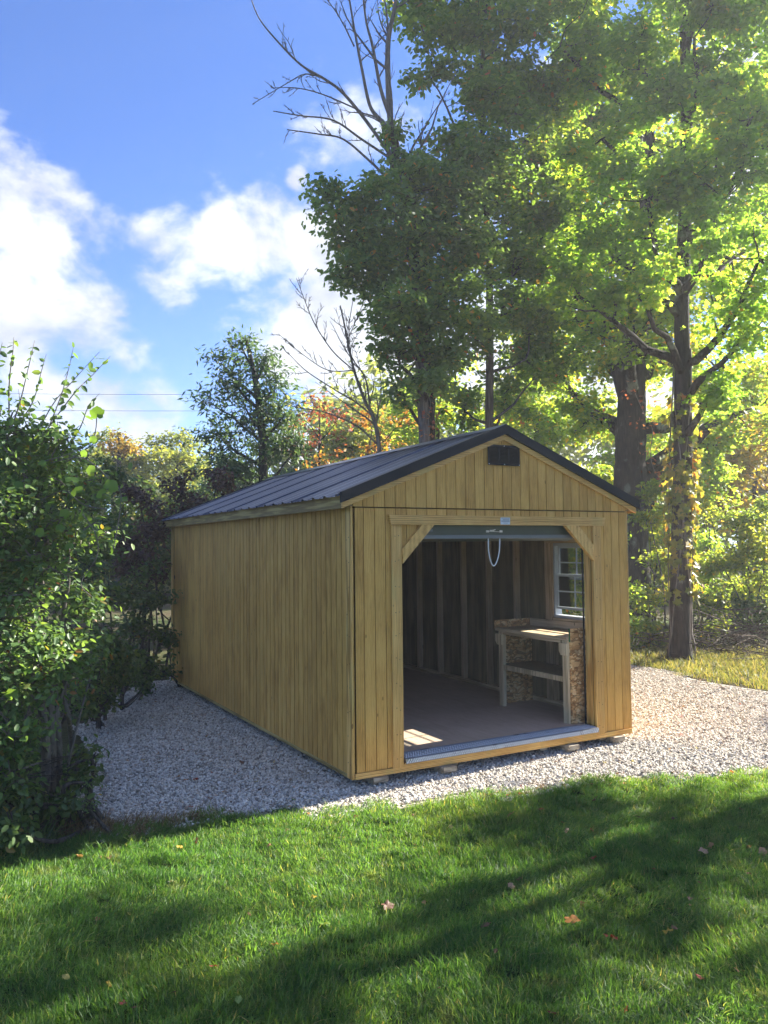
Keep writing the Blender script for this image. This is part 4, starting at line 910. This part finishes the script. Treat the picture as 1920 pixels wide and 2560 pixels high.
# left side
GL = 'bushes along the left side of the gravel'
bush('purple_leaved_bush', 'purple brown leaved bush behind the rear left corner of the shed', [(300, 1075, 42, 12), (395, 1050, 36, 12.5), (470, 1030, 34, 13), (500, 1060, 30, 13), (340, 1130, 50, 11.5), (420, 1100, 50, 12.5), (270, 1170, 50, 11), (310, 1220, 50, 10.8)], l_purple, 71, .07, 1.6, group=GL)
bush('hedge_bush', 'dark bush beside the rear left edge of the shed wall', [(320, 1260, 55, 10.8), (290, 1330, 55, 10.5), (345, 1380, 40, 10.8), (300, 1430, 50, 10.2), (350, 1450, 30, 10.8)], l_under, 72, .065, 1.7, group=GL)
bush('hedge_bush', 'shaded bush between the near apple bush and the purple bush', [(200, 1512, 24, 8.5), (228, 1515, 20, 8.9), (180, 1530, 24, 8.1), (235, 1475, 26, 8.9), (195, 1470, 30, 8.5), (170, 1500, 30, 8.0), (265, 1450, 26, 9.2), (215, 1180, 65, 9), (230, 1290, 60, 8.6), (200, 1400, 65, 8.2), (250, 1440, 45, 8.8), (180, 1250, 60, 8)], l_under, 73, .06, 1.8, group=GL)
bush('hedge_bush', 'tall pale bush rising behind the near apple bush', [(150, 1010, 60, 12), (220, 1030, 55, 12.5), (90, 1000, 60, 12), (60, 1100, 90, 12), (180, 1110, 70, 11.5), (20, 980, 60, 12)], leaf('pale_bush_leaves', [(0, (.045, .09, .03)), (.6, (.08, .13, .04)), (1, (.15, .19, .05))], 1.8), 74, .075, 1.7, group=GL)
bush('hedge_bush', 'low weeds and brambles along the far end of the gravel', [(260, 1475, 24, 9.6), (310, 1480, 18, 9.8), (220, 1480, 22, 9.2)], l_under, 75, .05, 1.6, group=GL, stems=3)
# the near bush
P0 = on_ground(110, 1745)
nb = tree('apple_bush', 'large green bush with several grey stems at the left edge beside the gravel', 'bush',
     [P0, at(112, 1600, 5.75), at(105, 1450, 5.7), at(90, 1250, 5.6), at(70, 1080, 5.5)], .035, .014,
     [Lb(70, 1010, 90, 5.5), Lb(165, 1040, 62, 5.6), Lb(20, 1140, 110, 5.3), Lb(150, 1180, 80, 5.7), Lb(60, 1290, 110, 5.4), Lb(165, 1310, 62, 5.9), Lb(40, 1420, 110, 5.3), Lb(150, 1420, 70, 5.8), Lb(190, 1390, 40, 6.2),
      Lb(10, 1550, 90, 5.2), Lb(110, 1500, 50, 5.9), Lb(-120, 1050, 150, 5.6), Lb(-130, 1300, 160, 5.4), Lb(-120, 1550, 140, 5.2), Lb(-260, 1200, 160, 5.8), Lb(10, 930, 60, 5.5), Lb(120, 950, 40, 5.5), Lb(0, 1660, 70, 5.2)],
     l_bush, m_bark3, .050, 3.6, 'oval', 81, 12, 9, None, .5, None, .40, 8,
     [([on_ground(95, 1750), at(100, 1620, 5.7), at(85, 1500, 5.6), at(60, 1400, 5.4)], .04, .02), ([on_ground(160, 1650), at(150, 1560, 5.9), at(140, 1480, 5.9), at(170, 1380, 6)], .022, .01),
      ([on_ground(125, 1735), at(128, 1600, 5.8), at(120, 1450, 5.8), at(150, 1250, 5.7)], .030, .012), ([on_ground(135, 1720), at(150, 1640, 5.75), at(190, 1480, 6), at(215, 1420, 6.2)], .012, .005)], 1.1, 'foliage', clump=.42)
# long shoots at its top
def shoot(mb, P, ld, rng, r=.006, step=.035, L=.05):
    P = smooth_path(P, 10); mb.tube(P, np.linspace(r, .0015, len(P)), 4, False)
    d = np.linalg.norm(np.diff(P, axis=0), axis=1).cumsum(); n = int(d[-1]/step)
    for k in range(n):
        if k < 2: continue
        t = d[-1]*k/n; i = min(int(np.searchsorted(d, t)), len(P)-2); a = P[i+1]-P[i]; a /= np.linalg.norm(a)
        q = rng.normal(0, 1, 3); q -= a*(q@a); ld.append((P[i]+(P[i+1]-P[i])*rng.random(), q/np.linalg.norm(q)*.6+np.array([0, 0, .6])))
rng = np.random.default_rng(88); mb = MB(); ld = []
b0 = np.array(nb.location)
for pts in ([(10, 960), (40, 880), (60, 800), (75, 735)], [(60, 980), (110, 880), (160, 820), (215, 760)], [(90, 960), (130, 860), (150, 790), (160, 742)], [(100, 930), (160, 850), (200, 810), (238, 770)], [(20, 940), (20, 830), (28, 760), (30, 728)],
            [(0, 900), (-5, 800), (5, 740)], [(30, 930), (70, 870), (90, 800), (100, 765)], [(80, 960), (50, 900), (40, 840)], [(120, 1000), (170, 930), (190, 880), (215, 850)], [(-30, 900), (-40, 800), (-20, 720)], [(140, 1000), (200, 960), (235, 930)]):
    shoot(mb, [np.array(at(x, y, 5.5+rng.normal(0, .06)))-b0 for x, y in pts], ld, rng)
mb.build('shoots', m_bark3, nb, True)
P = np.array([a for a, b in ld]); D = np.array([b for a, b in ld]); D /= np.linalg.norm(D, axis=1)[:, None]
o = link(bpy.data.objects.new('shoot_leaves', leaves_mesh('shoot_leaves', P, D, .055, rng, 'oval', l_bush, rng.beta(2, 2.5, len(P)), .5)), nb); o['kind'] = 'stuff'
# grape vine
rng = np.random.default_rng(89); gl = [(210, 893, 5.2, .085), (200, 950, 5.2, .05), (240, 1050, 5.3, .085), (262, 1080, 5.4, .075), (175, 1105, 5.2, .07), (140, 1110, 5.2, .06), (218, 1065, 5.3, .07), (165, 1060, 5.3, .08), (240, 1190, 5.5, .06), (108, 1085, 5.2, .055), (155, 1035, 5.2, .08), (195, 1015, 5.3, .065), (120, 940, 5.3, .05), (60, 1450, 5.1, .05), (25, 1500, 5.1, .07), (75, 1560, 5.1, .05), (228, 1015, 5.4, .06), (130, 1140, 5.3, .055), (205, 1150, 5.4, .05), (232, 1105, 5.3, .06), (180, 980, 5.3, .05), (90, 1000, 5.2, .05), (150, 1180, 5.3, .05), (85, 1150, 5.2, .06), (40, 1050, 5.2, .06), (110, 1240, 5.2, .05), (190, 1240, 5.5, .05)]
P = np.array([at(a, b, c) for a, b, c, d in gl]); gv = empty('grape_vine', P.mean(0)); tag(gv, 'grape vine with large pale green leaves trailing over the near left bush', 'vine')
gmb = None
ang = rng.random(len(gl))
for k, (x, y, d_, s) in enumerate(gl):
    t = np.linspace(0, 2*pi, 22, endpoint=False); rr_ = s*.55*(1+.08*np.cos(5*t)+.05*np.cos(11*t)-.35*np.exp(-((t-pi)**2)/.12)); nrm = np.array([-.30, -.6, .45])+rng.normal(0, .5, 3); nrm /= np.linalg.norm(nrm)
    a = np.cross(nrm, [rng.normal(0, .6), rng.normal(0, .3), 1.]); a /= np.linalg.norm(a); b = np.cross(nrm, a); q = P[k]-P.mean(0)
    V = [q] + [q + a*rr_[i]*sin(t[i]) - b*rr_[i]*cos(t[i]) + nrm*(-.10*s*abs(sin(t[i]))-.05*s*math.cos(3*t[i])) for i in range(22)]
    F = [(0, 1+i, 1+(i+1) % 22) for i in range(22)]; me = mesh_np('grape_leaf', np.array(V), [3]*22, [j for f in F for j in f], l_grape, True, {'tint': [ang[k]]*22})
    link(bpy.data.objects.new('grape_leaf', me), gv)
mb = MB()
for pts in ([(80, 1000), (150, 980), (200, 950), (210, 890)], [(110, 1000), (180, 990), (240, 1040), (262, 1075), (245, 1185)], [(90, 1080), (140, 1060), (180, 1090), (230, 1100)], [(170, 1100), (205, 1150), (210, 1200), (175, 1260), (200, 1290)]):
    mb.tube(smooth_path([at(x, y, 5.35)-P.mean(0) for x, y in pts], 10), .0035, 5, False)
mb.build('tendril', m_bark3, gv, True)
# brambles at its foot
bush('bramble', 'dark brambles and weeds under the near left bush', [(20, 1620, 50, 5.2), (30, 1790, 26, 4.9), (20, 1740, 44, 5.2), (60, 1720, 30, 5.3), (140, 1735, 16, 5.4), (178, 1680, 22, 5.7), (-60, 1700, 80, 5.1), (180, 1620, 24, 6)], l_under, 83, .055, 1.7, 'brambles', GL, 'oval', 6)
bush('bramble', 'small leafy sprays reaching over the gravel from the left', [(195, 1690, 18, 5.6), (200, 1640, 14, 5.9), (185, 1740, 12, 5.4)], l_bush, 84, .035, .8, 'brambles', GL, 'slim', 9, None, 6, 6, .12, .5)

# trees outside the frame on the right that shade the lawn
GO = 'maples along the right side of the lawn'
def off(x, y, h, r, seed, n=9, lab=''):
    rng = np.random.default_rng(seed); b = np.array([x, y, 0.]); lo = []
    for k in range(n):
        a = rng.uniform(0, 2*pi); q = rng.uniform(.05, 1)*r; z = h*rng.uniform(.34, .98); s = r*rng.uniform(.26, .42)
        lo.append((b+np.array([cos(a)*q, sin(a)*q, z]), np.array([s, s, s*.75])))
    tree('shade_maple', lab, 'tree', [b, b+[.1, 0, h*.3], b+[0, .1, h*.6], b+[0, 0, h*.9]], .2, .05, lo, l_maple, m_bark, .16, .95, 'diamond', seed, 7, 12, GO, .05, tight=.5)
off(11.8, -1.7, 10, 1.6, 201, 14, 'maple nearest the drive on the right side of the lawn')
off(15.5, -1.2, 12, 1.6, 202, 10, 'tall maple beside the middle of the lawn')
off(10.8, -3.4, 10.5, 1.7, 203, 16, 'maple nearest the camera right of the lawn')
off(19.0, -2.2, 14, 1.9, 205, 9, 'far maple beyond the drive')

# woods that close the view all round
rng = np.random.default_rng(300); lo = []
for a in np.linspace(-60, 125, 74):
    th_ = R(a); d = rng.uniform(34, 44); x = CAM[0]+sin(th_)*d; y = CAM[1]+cos(th_)*d; h = rng.uniform(4.2, 6.2) if a < 22 else rng.uniform(7, 10)
    for z in np.arange(.8, h, 1.9): lo.append((np.array([x+rng.normal(0, 1), y+rng.normal(0, 1), z]), np.array([2.3, 2.3, 1.5])))
S, C, P, D, T = crown_points(lo, 2.6, .36, rng, 7, .45, .3, 10)
o = link(bpy.data.objects.new('far_woods', leaves_mesh('far_woods', P, D, .42, rng, 'diamond', l_far, T))); tag(o, 'continuous belt of pale green woodland far behind everything', 'woods', kind='stuff')

# wires
m_wire = Mat('cable').pbr((.12, .12, .13), .6, .3)
for (y0, y1, lab) in ((845, 849, 'upper of two thin overhead wires crossing the left sky'), (880, 885, 'lower of two thin overhead wires crossing the left sky')):
    a = at(-900, y0-6, 31); b = at(1200, y1+4, 31); t = np.linspace(0, 1, 30)[:, None]; q = a*(1-t)+b*t; q[:, 2] -= (4*t*(1-t)*.35)[:, 0]-.25
    o = MB().tube(q-a, .007, 5).build('overhead_wire', m_wire); o.location = a; tag(o, lab, 'wire', 'overhead wires')

# added thin scattering volume standing in for lens glare over the trees
M = Mat('glare_volume'); v = M.n('ShaderNodeVolumePrincipled', Density=.0019, Anisotropy=.35, Color=(.95, .97, 1, 1)); M.t.links.new(v.outputs[0], M.out.inputs['Volume'])
o = MB().box(-121, 121, -121, 161, -1.1, 22).build('glare_veil', M.m); o['kind'] = 'stuff'

# ------------------------------------------------------------------ fallen leaves
SEEN = {}
def fallen(px, py, s, colr, lab, seed, z=.045, shape='maple', tilt=.35, group=None, name='fallen_leaf'):
    rng = np.random.default_rng(seed); k = seed; s = s*.88
    t = np.linspace(0, 2*pi, 20, endpoint=False)
    r_ = s*.5*((1+.17*np.cos(5*t)+.09*np.cos(11*t)) if shape == 'maple' else (.75+.25*np.cos(2*t)))
    V = [(0, 0, .006)] + [(r_[i]*cos(t[i]), r_[i]*sin(t[i])*.75, .45*s*rng.uniform(.0, .6)*abs(sin(t[i]*1.5))) for i in range(20)]
    F = [(0, 1+i, 1+(i+1) % 20) for i in range(20)]
    o = bpy.data.objects.new(name, mesh_np(name, np.array(V), [3]*20, [j for f in F for j in f], colr, True, {'tint': [.5]*20})); link(o)
    g = on_ground(px/1.15732, (py)/1.15732); 
    # keep it where it shows: lift along the sight line to the grass tips
    dv = CAM-g; g = g+dv*(z/dv[2]); o.location = g; o.rotation_euler = (rng.normal(0, tilt), rng.normal(0, tilt), rng.uniform(0, 6.28)); 
    n_same = SEEN.get(lab, 0); SEEN[lab] = n_same+1
    if n_same: lab += (', second from the left', ', third from the left')[n_same-1]
    tag(o, lab, 'leaf', group); return o
def lcol(name, c): return leaf(name, [(0, tuple(x*.9 for x in c)), (1, c)], 1.0, .55, .25)
cR, cO, cY, cT, cB, cD, cG, cW = [lcol('fallen_'+n, c) for n, c in (('red', (.34, .055, .03)), ('orange', (.50, .20, .05)), ('yellow', (.55, .36, .05)), ('tan', (.48, .28, .17)), ('brown', (.22, .11, .07)), ('dark_red', (.13, .03, .025)), ('green', (.25, .36, .09)), ('whitish', (.60, .60, .50)))]
FL = [(689, 2363, .075, cO, 'large orange red leaf standing in the shaded grass left of centre'), (784, 2243, .05, cY, 'small yellow leaf on the lawn left of the brown crumpled leaf'),
      (969, 2266, .085, cB, 'crumpled brown leaf lying flat near the middle of the lawn'), (811, 2312, .08, cG, 'pale green leaf sunk in the grass above the orange red leaf'),
      (889, 2042, .05, cO, 'orange leaf at the lawn edge below the left front corner of the shed'), (718, 2076, .04, cD, 'tiny dark red leaf in the sunlit lawn edge on the left'),
      (1278, 2037, .085, cT, 'long tan leaf at the lawn edge below the doorway'), (1417, 2078, .07, cT, 'tan leaf on the bright grass below the right front corner'),
      (1484, 2145, .05, cR, 'small red leaf on the lawn right of centre in shade'), (1300, 2199, .07, cB, 'brown leaf with curled edge above a paler one in the mid lawn'),
      (1278, 2215, .05, cT, 'pinkish tan leaf just below the curled brown leaf'), (1758, 2128, .07, cT, 'lower of two touching tan leaves near the right edge'),
      (1776, 2116, .075, cT, 'upper of two touching tan leaves near the right edge'), (1907, 2130, .07, cT, 'tan leaf cut by the right edge of the picture'),
      (1430, 2301, .085, cO, 'bright orange yellow leaf lying flat on the lower right lawn'), (1526, 2345, .09, cR, 'red and white leaf on the lit patch of the lower right lawn'),
      (1215, 2314, .07, cB, 'dull brown leaf left of the bright orange yellow leaf'), (1380, 2534, .05, cD, 'dark red leaf at the very bottom of the lawn'),
      (1567, 2525, .05, cO, 'small orange leaf upright near the bottom right of the lawn'), (1352, 2024, .07, cR, 'red leaf on the lawn edge right of the long tan leaf'),
      (1671, 2330, .07, cY, 'dull yellow leaf right of the red and white leaf'), (1723, 2247, .06, cB, 'brown leaf half hidden in shaded grass on the right'),
      (198, 2141, .06, cT, 'tan leaf in the sunlit strip at the far left of the lawn'), (449, 2118, .05, cY, 'yellow leaf in the sunlit strip below the left gravel'),
      (492, 2101, .045, cB, 'brown leaf in the sunlit strip right of a yellow one'), (307, 2509, .045, cD, 'small dark red leaf at the bottom left of the lawn'),
      (596, 2500, .05, cG, 'yellow green leaf at the bottom of the lawn left of centre'), (273, 2461, .045, cY, 'pale yellow leaf in the bottom left lawn'), (428, 2205, .045, cW, 'whitish leaf standing in the left part of the lawn')]
for k, (x, y, s, c, lab) in enumerate(FL): fallen(x, y, s, c, lab, 400+k, .04, 'maple' if k % 3 else 'oval')
rng = random.Random(12); GG = 'leaves fallen on the gravel'
k = 0
for (x, y, s, c) in [(465+0*i, 0, 0, None) for i in range(0)]: pass
for (x, y, c) in sorted([(395, 1884, cO), (358, 1900, cY), (388, 1750, cD), (465, 1950, cO), (490, 1948, cR), (478, 2017, cR), (400, 2007, cD), (582, 2030, cD), (250, 1987, cY), (604, 1906, cB), (735, 2000, cG), (685, 1905, cY), (525, 1996, cB), (560, 1980, cT),
                  (1390, 1904, cO), (1400, 1900, cT), (1300, 1985, cR), (1270, 1988, cO), (1700, 1790, cR), (1620, 1810, cO), (1790, 1870, cO), (1850, 1760, cR), (1660, 1740, cO), (1560, 1958, cO), (1750, 1700, cO), (1480, 1960, cT), (1830, 1930, cO)], key=lambda q: q[0]):
    fallen(x, y, rng.uniform(.035, .06), c, 'small %s leaf on the gravel %s' % ({'red': 'red', 'orange': 'orange', 'yellow': 'yellow', 'tan': 'tan', 'brown': 'brown', 'dark_red': 'dark red', 'green': 'pale green'}[c.name.replace('fallen_', '')],
           ('near the left bushes' if x < 430 else 'in the middle of the left pad') if x < 560 and y < 2003 else ('along its left front edge' if x < 560 else ('between the left wall and the lawn' if x < 900 else ('in front of the doorway' if x < 1500 and y > 1890 else ('right of the shed' if y < 1850 else 'at the right lawn edge'))))), 500+k, .03, 'maple' if k % 2 else 'oval', .3, GG, 'gravel_leaf'); k += 1
